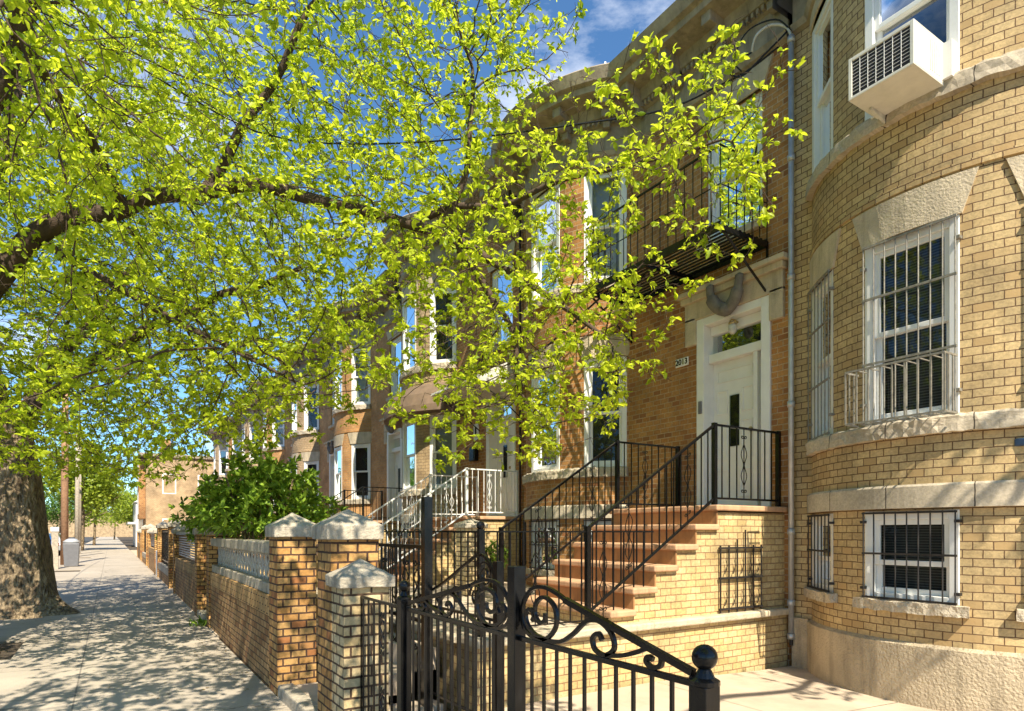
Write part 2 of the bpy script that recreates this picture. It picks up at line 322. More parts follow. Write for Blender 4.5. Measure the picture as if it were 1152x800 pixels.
def top(name, mb, mat, label, cat, group=None, **k):
    """one-mesh top-level thing with its origin at its own base"""
    V = np.array(mb.v); c = (V[:, 0].mean(), V[:, 1].mean(), V[:, 2].min())
    mb2 = MB(); mb2.f = mb.f; mb2.uv = mb.uv; mb2.v = mb.v
    o = mb2.build(name, mat, None, **k)
    o.data.transform(Matrix.Translation((-c[0], -c[1], -c[2]))); o.location = c
    return tag(o, label, cat, group)

# ------------------------------------------------------------------ the ground
g = MB(); g.quad((-400, -300, -.16), (500, -300, -.16), (500, 900, -.16), (-400, 900, -.16)); struct(g.build('ground', 'soil'))
g = MB(); g.quad((-11.5, -60, -.15), (-2.9, -60, -.15), (-2.9, 400, -.15), (-11.5, 400, -.15)); struct(g.build('road', 'asphalt'))
g = MB()
g.box(-1.0, 1.28, -14, 220, -.2, 0)
# slabs between the tree pits
pits = [(-4.4, -2.6), (9.5, 11.1), (13.8, 15.7), (29, 30.5), (44, 45.5)]
ys = [-14]+[q for p in pits for q in p]+[220]
for a, b in zip(ys[::2], ys[1::2]): g.box(-2.4, -1.001, a, b, -.2, 0)
for a, b in pits: g.box(-2.4, -2.25, a, b, -.2, 0)
struct(g.build('sidewalk', 'sidewalk_concrete', shift=(.28, .35)))
g = MB(); g.box(-2.7, -2.403, -14, 220, -.25, .005); struct(g.build('kerb', 'concrete', bevel=.02))
g = MB()
for a, b in pits: g.quad((-2.25, a, -.03), (-1, a, -.03), (-1, b, -.03), (-2.25, b, -.03))
struct(g.build('tree_pit_soil', 'soil'))
# driveway: falls gently towards the house
g = MB()
for a, b in ((-14, 1.5), (1.5, 2.9), (2.9, 4.36)):
    for x0, x1, z0, z1 in ((1.285, 2.8, .06, .1), (2.808, 4.3, .1, .10), (4.308, 5.8, .10, .03), (5.808, 7.2, .03, 0)):
        g.quad((x0, a+.004, z0), (x1, a+.004, z1), (x1, b-.004, z1), (x0, b-.004, z0))
g.quad((1.28, -14, -.02), (7.3, -14, -.02), (7.3, 4.36, -.02), (1.28, 4.36, -.02))
struct(g.build('driveway', 'concrete'))
g = MB(); g.box(1.28, 6.4, 9.9, 60, -.2, .02); struct(g.build('yard_ground', 'concrete'))

# ------------------------------------------------------------------ walls with real openings
XF, BX, BR = 6.4, 7.4, 1.625
def flat_map(u, d): return (XF-d, u)
def bow_map(cy):
    def f(u, d):
        a = u/BR; return (BX-(BR+d)*math.cos(a), cy+(BR+d)*math.sin(a))
    return f
def wall(mb, mf, u0, u1, z0, z1, ops, depth, du=10):
    us = {u0, u1}; zs = {z0, z1}
    for o in ops: us |= {o[0], o[1]}; zs |= {o[2], o[3]}
    us = sorted(us); zs = sorted(zs); U = []
    for a, b in zip(us, us[1:]):
        n = max(1, math.ceil((b-a)/du)); U += [a+(b-a)*k/n for k in range(n)]
    U.append(us[-1])
    P = lambda u, z, d=0: (*mf(u, d), z)
    for a, b in zip(U, U[1:]):
        for c, e in zip(zs, zs[1:]):
            m, k = (a+b)/2, (c+e)/2
            if any(o[0] < m < o[1] and o[2] < k < o[3] for o in ops): continue
            mb.quad(P(a, c), P(b, c), P(b, e), P(a, e), [(a, c), (b, c), (b, e), (a, e)])
    for (a, b, c, e) in ops:
        for uu in (a, b): mb.quad(P(uu, c), P(uu, e), P(uu, e, -depth), P(uu, c, -depth), [(0, c), (0, e), (depth, e), (depth, c)])
        n = max(1, math.ceil((b-a)/du))
        for k in range(n):
            p, q = a+(b-a)*k/n, a+(b-a)*(k+1)/n
            for zz in (c, e): mb.quad(P(p, zz), P(q, zz), P(q, zz, -depth), P(p, zz, -depth), [(p, 0), (q, 0), (q, depth), (p, depth)])
def slab(mb, mf, ul0, ul1, uu0, uu1, z0, z1, d0, d1, n=10):
    """a stone block that follows the wall, its ends slanted from (ul) at the foot to (uu) at the head"""
    rows = []
    for k in range(n+1):
        t = k/n; a = ul0+(ul1-ul0)*t; b = uu0+(uu1-uu0)*t
        rows.append([(*mf(a, d0), z0), (*mf(a, d1), z0), (*mf(b, d1), z1), (*mf(b, d0), z1)])
    for r, s in zip(rows, rows[1:]):
        for k in range(4): mb.quad(r[k], s[k], s[(k+1) % 4], r[(k+1) % 4])
    mb.quad(*rows[0]); mb.quad(*rows[-1])
def sweep(mb, cy, ya, yb, prof, arc_only=False, n=22, amax=None):
    """sweep a (d, z) profile along the facade line: flat, round the bow, flat"""
    rows = []
    for (d, z) in prof:
        a = math.acos(min(1, (1+d)/(BR+d)))
        if amax: a = min(a, amax)
        pts = [] if arc_only else [(XF-d, ya, z)]
        for k in range(n+1):
            t = -a+2*a*k/n; pts.append((BX-(BR+d)*math.cos(t), cy+(BR+d)*math.sin(t), z))
        if not arc_only: pts.append((XF-d, yb, z))
        rows.append(pts)
    for i in range(len(rows)-1):
        u = 0
        for k in range(len(rows[0])-1):
            L_ = (Vector(rows[i][k])-Vector(rows[i][k+1])).length
            mb.quad(rows[i][k], rows[i][k+1], rows[i+1][k+1], rows[i+1][k], [(u, prof[i][1]), (u+L_, prof[i][1]), (u+L_, prof[i+1][1]), (u, prof[i+1][1])]); u += L_
    mb.poly([r[0] for r in rows]); mb.poly([r[-1] for r in rows])
def frameF(p, t, n):
    p, t, n = Vector(p), Vector(t), Vector(n)
    return lambda u, v, d: p+t*u+n*d+Vector((0, 0, v))
def window(house, F, w, h, name='window', mull=True, window_backing=0, guard=None, split=.5, gm='guard_paint', fm='white_paint', bars=7):
    """double-hung window; F(u, v, d): u along, v up from the sill, d outwards, centred"""
    m = MB(); a = w/2; e = .075
    for u0, u1, v0, v1 in ((-a, -a+e, 0, h), (a-e, a, 0, h), (-a+e, a-e, h-e, h), (-a+e, a-e, 0, e*.8)): m.lbox(F, u0, u1, v0, v1, -.12, 0)
    win = m.build(name, fm, house, bevel=.006)
    m = MB(); b = a-e; s = .045; hm = h*split
    for (v0, v1, d0, d1) in ((e*.8, hm+s/2, -.095, -.06), (hm-s/2, h-e, -.06, -.025)):
        for u0, u1, w0, w1 in ((-b, -b+s, v0, v1), (b-s, b, v0, v1), (-b+s, b-s, v0, v0+s), (-b+s, b-s, v1-s, v1)): m.lbox(F, u0, u1, w0, w1, d0, d1)
    m.build('sash', fm, win, bevel=.004)
    m = MB(); m.quad(F(-b+.01, e, -.08), F(b-.01, e, -.08), F(b-.01, hm, -.08), F(-b+.01, hm, -.08)); m.quad(F(-b+.01, hm, -.045), F(b-.01, hm, -.045), F(b-.01, h-e, -.045), F(-b+.01, h-e, -.045))
    m.build('pane', 'glass', win)
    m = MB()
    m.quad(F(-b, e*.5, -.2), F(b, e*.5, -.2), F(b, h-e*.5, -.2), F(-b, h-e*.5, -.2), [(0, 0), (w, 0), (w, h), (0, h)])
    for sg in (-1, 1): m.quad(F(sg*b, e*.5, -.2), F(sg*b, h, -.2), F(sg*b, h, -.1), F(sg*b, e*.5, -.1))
    m.build('window_backing', {0: 'dark_void', 1: 'slat_blind', 2: 'curtain'}[window_backing], win)  # near-black sheet paints the unlit room's darkness
    if guard:
        m = MB(); g0 = .03
        for v in guard: m.lbox(F, -a, a, v*h-.009, v*h+.009, g0, g0+.018)
        for k in range(bars+1):
            u = -a+.01+(w-.02)*k/bars; m.tube([F(u, .005, g0+.009), F(u, h-.005, g0+.009)], .0065, 5)
        for sg in (-1, 1):
            for v in (.12, .88): m.lbox(F, sg*a-.02, sg*a+.02, v*h-.012, v*h+.012, -.01, g0+.01)
        m.build('window_guard', gm, win)
    return win
def scroll_pts(c, r, a0, turns, n=22, k=.25):
    return [(c[0]+r*(1-(1-k)*i/n)*math.cos(a0+turns*2*math.pi*i/n), c[1]+r*(1-(1-k)*i/n)*math.sin(a0+turns*2*math.pi*i/n)) for i in range(n+1)]
def iron_orn(m, F, u, v0, v1, wd=.05, r=.0045):
    """pair of S scrolls and a diamond between two balusters; F(u, v)"""
    L_ = v1-v0; c = (v0+v1)/2
    for sg in (-1, 1):
        pts = [(sg*.005, c-.30*L_)] + [(sg*wd*.9, c-.17*L_), (sg*wd*.15, c-.02*L_), (sg*wd*.9, c+.13*L_), (sg*.004, c+.27*L_)]
        m.tube(catmull([F(u+a, b) for a, b in pts], 5), r, 4)
        for vc in (v0+.12*L_, v1-.12*L_):
            sp = scroll_pts((sg*wd*.5, vc), wd*.45, math.pi if sg > 0 else 0, sg*1.1, 12)
            m.tube([F(u+a, b) for a, b in sp], r, 4)
def railing(parent, name, pts, h, mat, sp=.115, orn=(), rail_r=.017, posts=(), base=.07, knob=False):
    """pts: floor line (list of 3-D points); handrail h above, bottom rail base above, balusters as sub-parts"""
    P = [Vector(p) for p in pts]; Z = Vector((0, 0, 1))
    m = MB(); m.tube([p+Z*h for p in P], rail_r, 4, flat=.8, up=(0, 0, 1)) if len(P) > 1 else None
    m.tube([p+Z*base for p in P], rail_r*.75, 4, up=(0, 0, 1))
    ro = m.build(name, mat, parent)
    L_ = [0]
    for a, b in zip(P, P[1:]): L_.append(L_[-1]+(b-a).length)
    def at(s):
        for i in range(len(P)-1):
            if s <= L_[i+1]+1e-6: return P[i].lerp(P[i+1], (s-L_[i])/(L_[i+1]-L_[i]))
        return P[-1]
    n = max(2, round(L_[-1]/sp))
    for k in range(1, n):
        p = at(L_[-1]*k/n)
        if k in orn:
            m = MB(); q = at(L_[-1]*(k+.0)/n); d = (at(L_[-1]*(k+.5)/n)-at(L_[-1]*(k-.5)/n)).normalized()
            d2 = Vector((d.x, d.y, 0)).normalized()
            iron_orn(m, lambda u, v: q+d2*u+Z*(v+d.z/max(.01, math.hypot(d.x, d.y))*u), 0, base, h, .05)
            m.tube([p+Z*base, p+Z*h], .0055, 4); m.build('scroll_ornament', mat, ro)
        else:
            m = MB(); m.tube([p+Z*base, p+Z*h], .0075, 4); m.build('baluster', mat, ro)
    for i in posts:
        p = P[i]; m = MB(); m.box(p.x-.022, p.x+.022, p.y-.022, p.y+.022, p.z, p.z+h+.02)
        if knob: m.ball((p.x, p.y, p.z+h+.05), .035, 10)
        m.build('newel_post', mat, ro)
    return ro

STEPX = [5.24, 4.93, 4.65, 4.37, 4.10, 3.83]   # nosing line of landing and five treads
def house(off, name, label, flat, bow, base='stone', low=None, rail='black_iron', zt=0, detail=2, is_first=False, window_backings=(0, 1, 0), ground=.6, door='door_paint', ya=4.40, yb=9.82, awning=False):
    y0, y1, cy = ya+off, yb+off, 8.3+off
    root = thing(name, label, 'row house', (XF, y0, 0), 'row houses along the street')
    low = low or flat
    mf = bow_map(cy); amax = math.acos(1/BR); ua = amax*BR
    sb = cy-BR*math.sin(amax); se = cy+BR*math.sin(amax)
    top_z = 7.25+zt
    dC = 5.17+off
    # flat wall pieces
    ops = [(dC-.54, dC+.54, 1.78, 4.21), (dC-.42, dC+.42, 5.12, 6.66)]
    if is_first: ops = []
    m = MB(); wall(m, flat_map, y0, sb, -.1, top_z, ops, .26); wall(m, flat_map, se, y1, -.1, top_z, [], .26)
    m.quad((XF, y0, -.1), (XF+7, y0, -.1), (XF+7, y0, top_z), (XF, y0, top_z)); m.quad((XF, y1, -.1), (XF+7, y1, -.1), (XF+7, y1, top_z), (XF, y1, top_z))
    m.build('wall', flat, root)
    # bow: three windows on each floor
    cents = (-40*math.pi/180*BR, 0, 40*math.pi/180*BR); hw = (.32, .385, .32)
    fl = ((.9, 1.68), (2.45, 4.07), (5.2, 6.86))
    ops = [(c-w_, c+w_, a, b) for (a, b) in fl for c, w_ in zip(cents, hw)]
    m = MB(); wall(m, mf, -ua, ua, -.1, top_z, ops, .14, du=.12); m.build('bow_wall', bow, root, shift=(.05, 0))
    for fi, (a, b) in enumerate(fl):
        for ci, (c, w_) in enumerate(zip(cents, hw)):
            al = c/BR; p = (*mf(c, -.035 if ci == 1 else -.03), a)
            F = frameF(p, (math.sin(al), math.cos(al), 0), (-math.cos(al), math.sin(al), 0))
            gd = None; gm = 'dark_iron'
            if is_first and fi == 0: gd = (.02, .52, .98)
            if is_first and fi == 1: gd = (.01, .34, .70, .99); gm = 'guard_paint'
            if not is_first and fi == 0 and detail > 1: gd = (.02, .5, .98)
            bl = (1 if ci == 1 else 0) if is_first else window_backings[(fi+ci) % 3]
            if is_first and fi == 2: bl = 0
            wn = window(root, F, 2*w_-.004, b-a, window_backing=bl, guard=gd, gm=gm, bars=8 if ci == 1 else 6, split=.5 if not (is_first and fi == 0) else .42)
            # lintel over, sill under
            if fi > 0:
                m = MB(); slab(m, mf, c-w_-.02, c+w_+.02, c-w_-.13, c+w_+.13, b, b+.33, -.03, .022, 8); m.build('lintel', 'stone', root, bevel=.006)
            elif fi == 0:
                m = MB(); slab(m, mf, c-w_-.07, c+w_+.07, c-w_-.07, c+w_+.07, a-.09, a, -.05, .075, 12); m.build('sill', 'band_stone', root, sub=.05, jitter=.012)
    # bands and base round the bow
    for (z0, z1, d, mt, nm, jt) in ((2.31, 2.45, .06, 'band_blocks', 'sill_band', .016), (1.70, 1.90, .05, 'band_blocks', 'string_course', 0), (5.06, 5.2, .065, 'band_blocks', 'sill_band', .016), (4.42, 4.49, .02, bow, 'string_course', 0)):
        m = MB()
        if nm == 'string_course' and z0 > 4:   # brick course between the lintels
            sweep(m, cy, y0, y1, [(0.0, z0), (d, z0+.005), (d, z1-.005), (0.0, z1)], True, 34)
        else:
            sweep(m, cy, y0, y1, [(-.02, z0), (d, z0), (d, z1-.02), (d-.015, z1), (-.12, z1+.01)], True, 34)
        m.build(nm, mt, root, sub=.06 if jt else 0, jitter=jt)
    m = MB(); sweep(m, cy, y0, y1, [(-.02, -.1), (.05, -.1), (.05, .535), (.0, .56)], True, 26); m.build('base', 'stucco' if is_first else base, root)
    if is_first: m = MB(); m.box(6.34, 6.398, 4.14, 4.33, -.1, .56); m.build('base', 'stucco', root)
    # cornice
    m = MB(); z = zt
    sweep(m, cy, y0, y1, [(.0, 6.98+z), (.05, 7.0+z), (.08, 7.06+z), (.03, 7.1+z), (.03, 7.42+z), (.07, 7.44+z), (.07, 7.50+z), (.12, 7.52+z), (.14, 7.6+z), (.16, 7.66+z), (.46, 7.7+z), (.47, 7.78+z), (.54, 7.8+z), (.60, 7.94+z), (.56, 7.98+z), (-.3, 8.0+z)], n=28)
    cor = m.build('cornice', 'cornice_paint', root)
    if detail > 0:
        spots = []
        yy = y0+.12
        while yy < sb-.2: spots.append((XF, yy, 0)); yy += .72
        for k in range(5): t = (-.8+.4*k)*amax; spots.append((BX-BR*math.cos(t), cy+BR*math.sin(t), t))
        for (px, py, t) in spots:
            F = frameF((px, py, 0), (math.sin(t), math.cos(t), 0), (-math.cos(t), math.sin(t), 0)); m = MB()
            m.lbox(F, -.07, .07, 7.56+z, 7.7+z, .1, .40); m.lbox(F, -.06, .06, 7.44+z, 7.58+z, .08, .27); m.lbox(F, -.05, .05, 7.34+z, 7.46+z, .05, .17)
            m.build('bracket', 'cornice_paint', cor, bevel=.012)
        m = MB(); L_ = []
        def dent(F, u0, n, st):
            q = []
            for i in range(n):
                u = u0+st*i; q += [(u, .073), (u, .122), (u+st/2, .122), (u+st/2, .073)]
            for (a_, d_), (b_, e_) in zip(q, q[1:]): m.quad(F(a_, 7.44+z, d_), F(b_, 7.44+z, e_), F(b_, 7.497+z, e_), F(a_, 7.497+z, d_))
            for i in range(n): u = u0+st*i; m.quad(F(u, 7.44+z, .073), F(u, 7.44+z, .122), F(u+st/2, 7.44+z, .122), F(u+st/2, 7.44+z, .073))
        dent(lambda u, v, d: Vector((XF-d, u, v)), y0+.1, int((sb-.15-y0-.1)/.07), .07)
        m.build('dentils', 'cornice_paint', cor); m = MB()
        dent(lambda u, v, d: Vector((BX-(BR+d)*math.cos(u), cy+(BR+d)*math.sin(u), v)), -amax*.97, int(2*amax*.96/(.07/BR)), .07/BR)
        m.build('dentils', 'cornice_paint', cor)
    m = MB(); m.quad((XF-.2, y0, 7.95+zt), (XF+7, y0, 7.95+zt), (XF+7, y1, 7.95+zt), (XF-.2, y1, 7.95+zt))
    m.quad((XF-.3, y0, 7.2+zt), (XF+7, y0, 7.2+zt), (XF+7, y0, 7.95+zt), (XF-.3, y0, 7.95+zt)); m.quad((XF-.3, y1, 7.2+zt), (XF+7, y1, 7.2+zt), (XF+7, y1, 7.95+zt), (XF-.3, y1, 7.95+zt))
    m.build('roof', 'tar_roof', root)
    if is_first: return root
    # door bay
    F = frameF((XF, dC, 1.78), (0, 1, 0), (-1, 0, 0))
    H = 2.43
    m = MB()
    for u0, u1, v0, v1 in ((-.54, -.42, 0, H), (.42, .54, 0, H), (-.42, .42, H-.1, H)): m.lbox(F, u0, u1, v0, v1, -.24, .03)
    m.lbox(F, -.42, .42, 1.86, 1.97, -.2, -.06); m.lbox(F, -.42, .42, 2.22, H-.1, -.2, -.1)
    m.lbox(F, -.30, -.24, 0, 1.86, -.2, -.07)
    df = m.build('door_frame', 'white_paint', root, bevel=.008)
    m = MB(); m.quad(F(-.42, 1.97, -.15), F(.42, 1.97, -.15), F(.42, 2.22, -.15), F(-.42, 2.22, -.15)); m.quad(F(-.42, .1, -.15), F(-.3, .1, -.15), F(-.3, 1.8, -.15), F(-.42, 1.8, -.15)); m.build('transom_pane', 'glass', df)
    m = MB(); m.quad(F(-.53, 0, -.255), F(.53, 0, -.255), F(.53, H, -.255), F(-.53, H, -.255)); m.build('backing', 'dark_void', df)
    m = MB(); m.lbox(F, -.24, .42, .0, 1.86, -.2, -.155)
    for (u0, u1, v0, v1) in ((-.18, .01, .15, .5), (.17, .36, .15, .5), (-.18, -.02, .62, 1.1), (.2, .36, .62, 1.1), (-.18, -.02, 1.2, 1.5), (.2, .36, 1.2, 1.5), (-.18, .36, 1.6, 1.76)):
        b = .018
        for p in ((u0, u1, v0, v0+b), (u0, u1, v1-b, v1), (u0, u0+b, v0+b, v1-b), (u1-b, u1, v0+b, v1-b)): m.lbox(F, *p, -.155, -.143)
    dr = m.build('door', door, root, bevel=.003)
    m = MB(); m.lbox(F, .02, .16, .78, 1.42, -.156, -.145); m.build('pane', 'glass', dr)
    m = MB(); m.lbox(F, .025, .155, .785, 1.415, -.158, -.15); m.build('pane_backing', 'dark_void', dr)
    m = MB(); m.tube([F(-.19, .95, -.155), F(-.19, .95, -.11)], .012, 8); m.ball(F(-.19, .95, -.09), .03, 10); m.build('handle', 'brass', dr, smooth=True)
    # stone hood round the door
    m = MB()
    m.lbox(F, -.72, -.54, 2.12, 2.47, -.02, .05); m.lbox(F, .54, .72, 2.12, 2.47, -.02, .05); m.lbox(F, -.72, .72, 2.43, 2.72, -.02, .05)
    m.lbox(F, -.75, .75, 2.66, 2.74, -.02, .1); m.lbox(F, -.80, .80, 2.74, 2.80, -.02, .15)
    m.build('door_hood', 'stone', root, bevel=.01)
    # carved cartouche
    m = MB()
    for sg in (-1, 1): m.tube(catmull([F(sg*.0, 2.40, .1), F(sg*.13, 2.47, .13), F(sg*.2, 2.6, .15), F(sg*.22, 2.76, .15)], 5), [.085]*5+[.085]*5+[.055]*5+[.015], 7, flat=.7, up=(1, 0, 0))
    m.ball(F(0, 2.4, .12), .08, 10)
    m.build('carved_cartouche', 'ornament_stone', root, smooth=True)
    # window over the door
    F2 = frameF((XF+.05, dC, 5.12), (0, 1, 0), (-1, 0, 0)); window(root, F2, .836, 1.54, window_backing=2)
    m = MB(); slab(m, flat_map, dC-.45, dC+.45, dC-.58, dC+.58, 6.66, 6.94, -.03, .025, 2); m.build('lintel', 'stone', root, bevel=.006)
    m = MB(); m.box(XF-.07, XF+.02, dC-.5, dC+.5, 5.03, 5.12); m.build('sill', 'stone', root, bevel=.008)
    # stoop
    sy0, sy1 = 4.44+off, 6.06+off; zl = 1.776; nst = 6
    st = MB(); st.box(STEPX[0]+.03, XF-.002, sy0+.02, sy1-.02, -.1, zl-.075)
    for i in range(1, 6): st.box(STEPX[i]+.03, STEPX[i-1]+.028, sy0+.02, sy1-.02, -.1, zl-.2*i-.062)
    so_ = st.build('stoop', low if off == 0 else 'yellow_brick', root)
    for i in range(6):
        zt_ = zl-.2*i; x0 = STEPX[i]; x1 = XF-.003 if i == 0 else STEPX[i-1]+.032
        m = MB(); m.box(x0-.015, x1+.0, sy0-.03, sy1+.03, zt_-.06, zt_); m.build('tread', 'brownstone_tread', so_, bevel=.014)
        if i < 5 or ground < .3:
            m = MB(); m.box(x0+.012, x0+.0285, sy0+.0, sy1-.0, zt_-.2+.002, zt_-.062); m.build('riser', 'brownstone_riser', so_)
    hr = .83
    for k, yy in enumerate((sy0+.06, sy1-.06)):
        pts = [(3.62, yy, .70), (STEPX[0]+.05, yy, zl)] + ([(XF-.06, yy, zl)] if True else [])
        railing(root, 'stoop_railing', pts, hr if k == 0 else hr, rail, sp=.115 if detail > 1 else .16, orn=((5, 13, 21) if detail > 1 else ()), posts=(0, 1, 2), rail_r=.02)
    # railing across the landing side is the same run; threshold lamp
    if detail > 1:
        m = MB(); m.lathe(F(.0, 2.24, .0), [(.02, -.0), (.05, .0), (.05, .02), (.03, .03)], 12); m.tube(catmull([F(0, 2.28, -.1), F(0, 2.3, .0), F(0, 2.27, .04)], 4), .012, 6); lm = m.build('porch_lamp', 'brass', root, smooth=True)
        m = MB(); m.lathe(F(0, 2.12, .0), [(.02, 0), (.05, .03), (.055, .1), (.03, .13)], 12); m.build('lamp_glass', 'aged_white', lm, smooth=True)
    if awning:
        m = MB(); a, b = dC-.85, dC+.85
        m.hexa([(XF-1.1, a, 4.15), (XF-.01, a, 4.15), (XF-.01, b, 4.15), (XF-1.1, b, 4.15), (XF-1.08, a, 4.2), (XF-.01, a, 4.72), (XF-.01, b, 4.72), (XF-1.08, b, 4.2)]); aw = m.build('awning', 'aged_white', root)
        for yy in (a+.05, b-.05):
            m = MB(); m.tube([(XF-1.0, yy, 4.15), (XF-.5, yy, 3.9), (XF-.02, yy, 3.55)], .012, 5); m.build('awning_bracket', 'dark_iron', aw)
    return root

H0 = house(-5.45, 'row_house', 'buff yellow brick house with barred bow windows at right, beside the driveway', 'buff_brick', 'buff_brick', is_first=True, ya=3.0, yb=9.79)
HA = house(0, 'row_house', 'brown brick house with white door behind the red stone stoop and black railings', 'brown_brick', 'brown_brick', low='yellow_brick', window_backings=(2, 0, 2))
HB = house(5.45, 'row_house', 'tan brick house with white stair railing and a sloped hood over its door', 'brown_brick', 'tan_brick', rail='white_paint', zt=.35, window_backings=(0, 2, 0), awning=True, detail=2)
HC = house(10.9, 'row_house', 'orange brick house with black stair rail, next beyond the white railing', 'orange_brick', 'orange_brick', zt=.1, detail=1, window_backings=(0, 0, 2))
HD = house(16.35, 'row_house', 'tan bow fronted house behind the big shrub, fourth from the driveway', 'orange_brick', 'tan_brick', zt=.2, detail=1)
for i, (src, k, lb) in enumerate(((HC, 2, 'orange brick house seen through leaves, just beyond the tan bow front'), (HD, 2, 'tan and orange brick house seen through the leaves, sixth from the driveway'),
                                  (HC, 4, 'small distant orange brick house, second last before the corner building'), (HD, 4, 'distant tan bow fronted house, last before the corner building'))):
    c = copy_tree(src); c.location.y += 5.45*k; c['label'] = lb
# fire escape / balcony on house A
root = HA
def balcony(root):
    z = 4.83; x0, x1, y0, y1 = 5.56, 6.37, 4.65, 6.95
    m = MB()
    k = x0+.03
    while k < x1: m.box(k, k+.028, y0, y1, z-.012, z+.0); k += .072
    for yy in (y0, (y0+y1)/2, y1-.03): m.box(x0, x1, yy, yy+.03, z-.07, z-.013)
    for xx in (x0-.012, x1-.02): m.box(xx, xx+.012, y0, y1, z-.08, z+.02)
    b = m.build('balcony', 'black_iron', root)
    for yy in (y0+.02, y1-.02):
        m = MB(); m.tube([(x0+.05, yy, z-.05), (x1+.02, yy, z-.6)], .014, 4); m.tube([(x1+.01, yy, z-.6), (x1+.01, yy, z)], .014, 4); m.build('bracket', 'black_iron', b)
    P = [(x1-.02, y0, z), (x0, y0, z), (x0, y1, z), (x1-.35, y1, z)]
    m = MB(); m.tube([Vector(p)+Vector((0, 0, .84)) for p in P], .014, 4, up=(0, 0, 1)); m.tube([Vector(p)+Vector((0, 0, .42)) for p in P], .007, 4, up=(0, 0, 1)); m.build('handrail', 'black_iron', b)
    for a, c in zip(P, P[1:]):
        a, c = Vector(a), Vector(c); n = max(2, round((c-a).length/.125))
        for i in range(n):
            p = a.lerp(c, i/n); m = MB(); m.tube([p, p+Vector((0, 0, .84))], .0065, 4); m.build('baluster', 'black_iron', b)
    # drop ladder lying along the front
    m = MB()
    for xx in (5.66, 5.9):
        m.tube([(xx, 6.1, z+.05), (xx, 8.6, z-1.0+.35)], .014, 4)
    for i in range(9): t = (i+.5)/9; m.tube([(5.66, 6.1+2.5*t, z+.05-.7*t), (5.9, 6.1+2.5*t, z+.05-.7*t)], .008, 4)
    m.build('ladder', 'black_iron', b)
balcony(HA)
m = MB(); sweep(m, 13.75, 0, 0, [(.0, 4.78), (.16, 4.70), (.32, 4.50), (.42, 4.24), (.43, 4.10), (.41, 4.10), (.0, 4.12)], True, 24); m.build('bow_awning', 'awning_cloth', HB)
# number plate, bell box on house A
m = MB(); m.box(XF-.02, XF-.002, 5.86, 6.08, 3.68, 3.79); pl = m.build('number_plate', 'white_paint', HA, bevel=.006)
tx = bpy.data.curves.new('number', 'FONT'); tx.body = '2013'; tx.size = .105; tx.extrude = .002; tx.offset = .0018; tx.align_x = 'CENTER'; tx.align_y = 'CENTER'; tx.materials.append(MATS['black_iron'])
tmp = bpy.data.objects.new('number', tx); me_n = bpy.data.meshes.new_from_object(tmp); bpy.data.objects.remove(tmp)
to = bpy.data.objects.new('number', me_n); C.objects.link(to); to.parent = pl
to.location = Vector((XF-.024, 5.97, 3.735))-Vector(HA.location); to.rotation_euler = (R(90), 0, R(-90))
m = MB(); m.box(XF-.05, XF-.032, 5.615, 5.665, 3.0, 3.16); m.build('door_bell', 'plastic_grey', HA, bevel=.004)
# house B letter box, plate
m = MB(); m.box(XF-.12, XF-.003, 11.5, 11.72, 2.95, 3.25); m.build('letter_box', 'black_iron', HB, bevel=.02)
m = MB(); m.box(XF-.03, XF-.003, 11.48, 11.68, 3.38, 3.72); pl = m.build('number_plate', 'white_paint', HB, bevel=.006)
m = MB(); m.box(XF-.034, XF-.031, 11.55, 11.61, 3.5, 3.66); m.build('number', 'dark_void', pl)
# parapet antenna pipe
m = MB(); m.tube([(6.2, 7.3, 7.9), (6.2, 7.3, 8.45)], .018, 6); m.build('vent_pipe', 'pipe_metal', HA)
# iron gate to the store under the stoop, hung on the yellow brick side
m = MB()
for k in range(6): x = 5.30+.65*k/5; m.tube([(x, 4.43, .66), (x, 4.43, 1.36+(.06 if k in (2, 3) else 0)+(.1 if k == 3 else 0))], .009, 4)
for z in (.7, 1.02, 1.33): m.box(5.28, 5.97, 4.42, 4.44, z-.01, z+.01)
for k in range(5):
    x = 5.365+.65*k/5
    for z in (.82, 1.15): m.tube([(x+a*.04, 4.43, z+b*.09) for a, b in ((0, -1), (1, 0), (0, 1), (-1, 0), (0, -1))], .005, 4)
m.build('under_stoop_gate', 'dark_iron', HA)
# down pipe and service cable
t = thing('down_pipe', 'tall grey metal pipe running up the corner between the two nearest houses', 'pipe', (6.33, 4.33, .25))
m = MB(); m.tube([(6.33, 4.33, .35), (6.33, 4.33, 6.95)], .03, 10); m.build('pipe', 'pipe_metal', t, smooth=True)
for z in (.35, .72, 1.5, 2.9, 4.3, 5.6, 6.9): m = MB(); m.lathe((6.33, 4.33, z), [(.03, -.03), (.042, -.03), (.042, .03), (.03, .03)], 10); m.build('coupling', 'pipe_metal', t, smooth=True)
m = MB(); m.tube([(6.33, 4.33, .36), (6.33, 4.33, .25)], .02, 8); m.build('lower_stub', 'dark_iron', t)
t = thing('service_cable', 'black electric service cable looping out at the top of the grey pipe', 'cable', (6.3, 4.35, 6.9))
m = MB(); m.tube(catmull([(6.33, 4.33, 6.95), (6.3, 4.38, 7.07), (6.2, 4.5, 7.12), (6.12, 4.62, 7.05), (6.15, 4.7, 6.93)], 6), .016, 6); m.build('conduit_loop', 'aged_white', t, smooth=True)
m = MB()
m.tube(catmull([(6.15, 4.7, 6.93), (6.05, 4.95, 6.85), (6.1, 4.8, 6.7), (6.2, 4.55, 6.85), (6.3, 4.36, 7.0)], 6), .011, 5)
m.tube(catmull([(6.33, 4.33, 7.0), (6.22, 4.45, 7.16), (6.08, 4.7, 7.14), (6.03, 4.85, 6.9), (6.1, 4.8, 6.75)], 6), .009, 5)
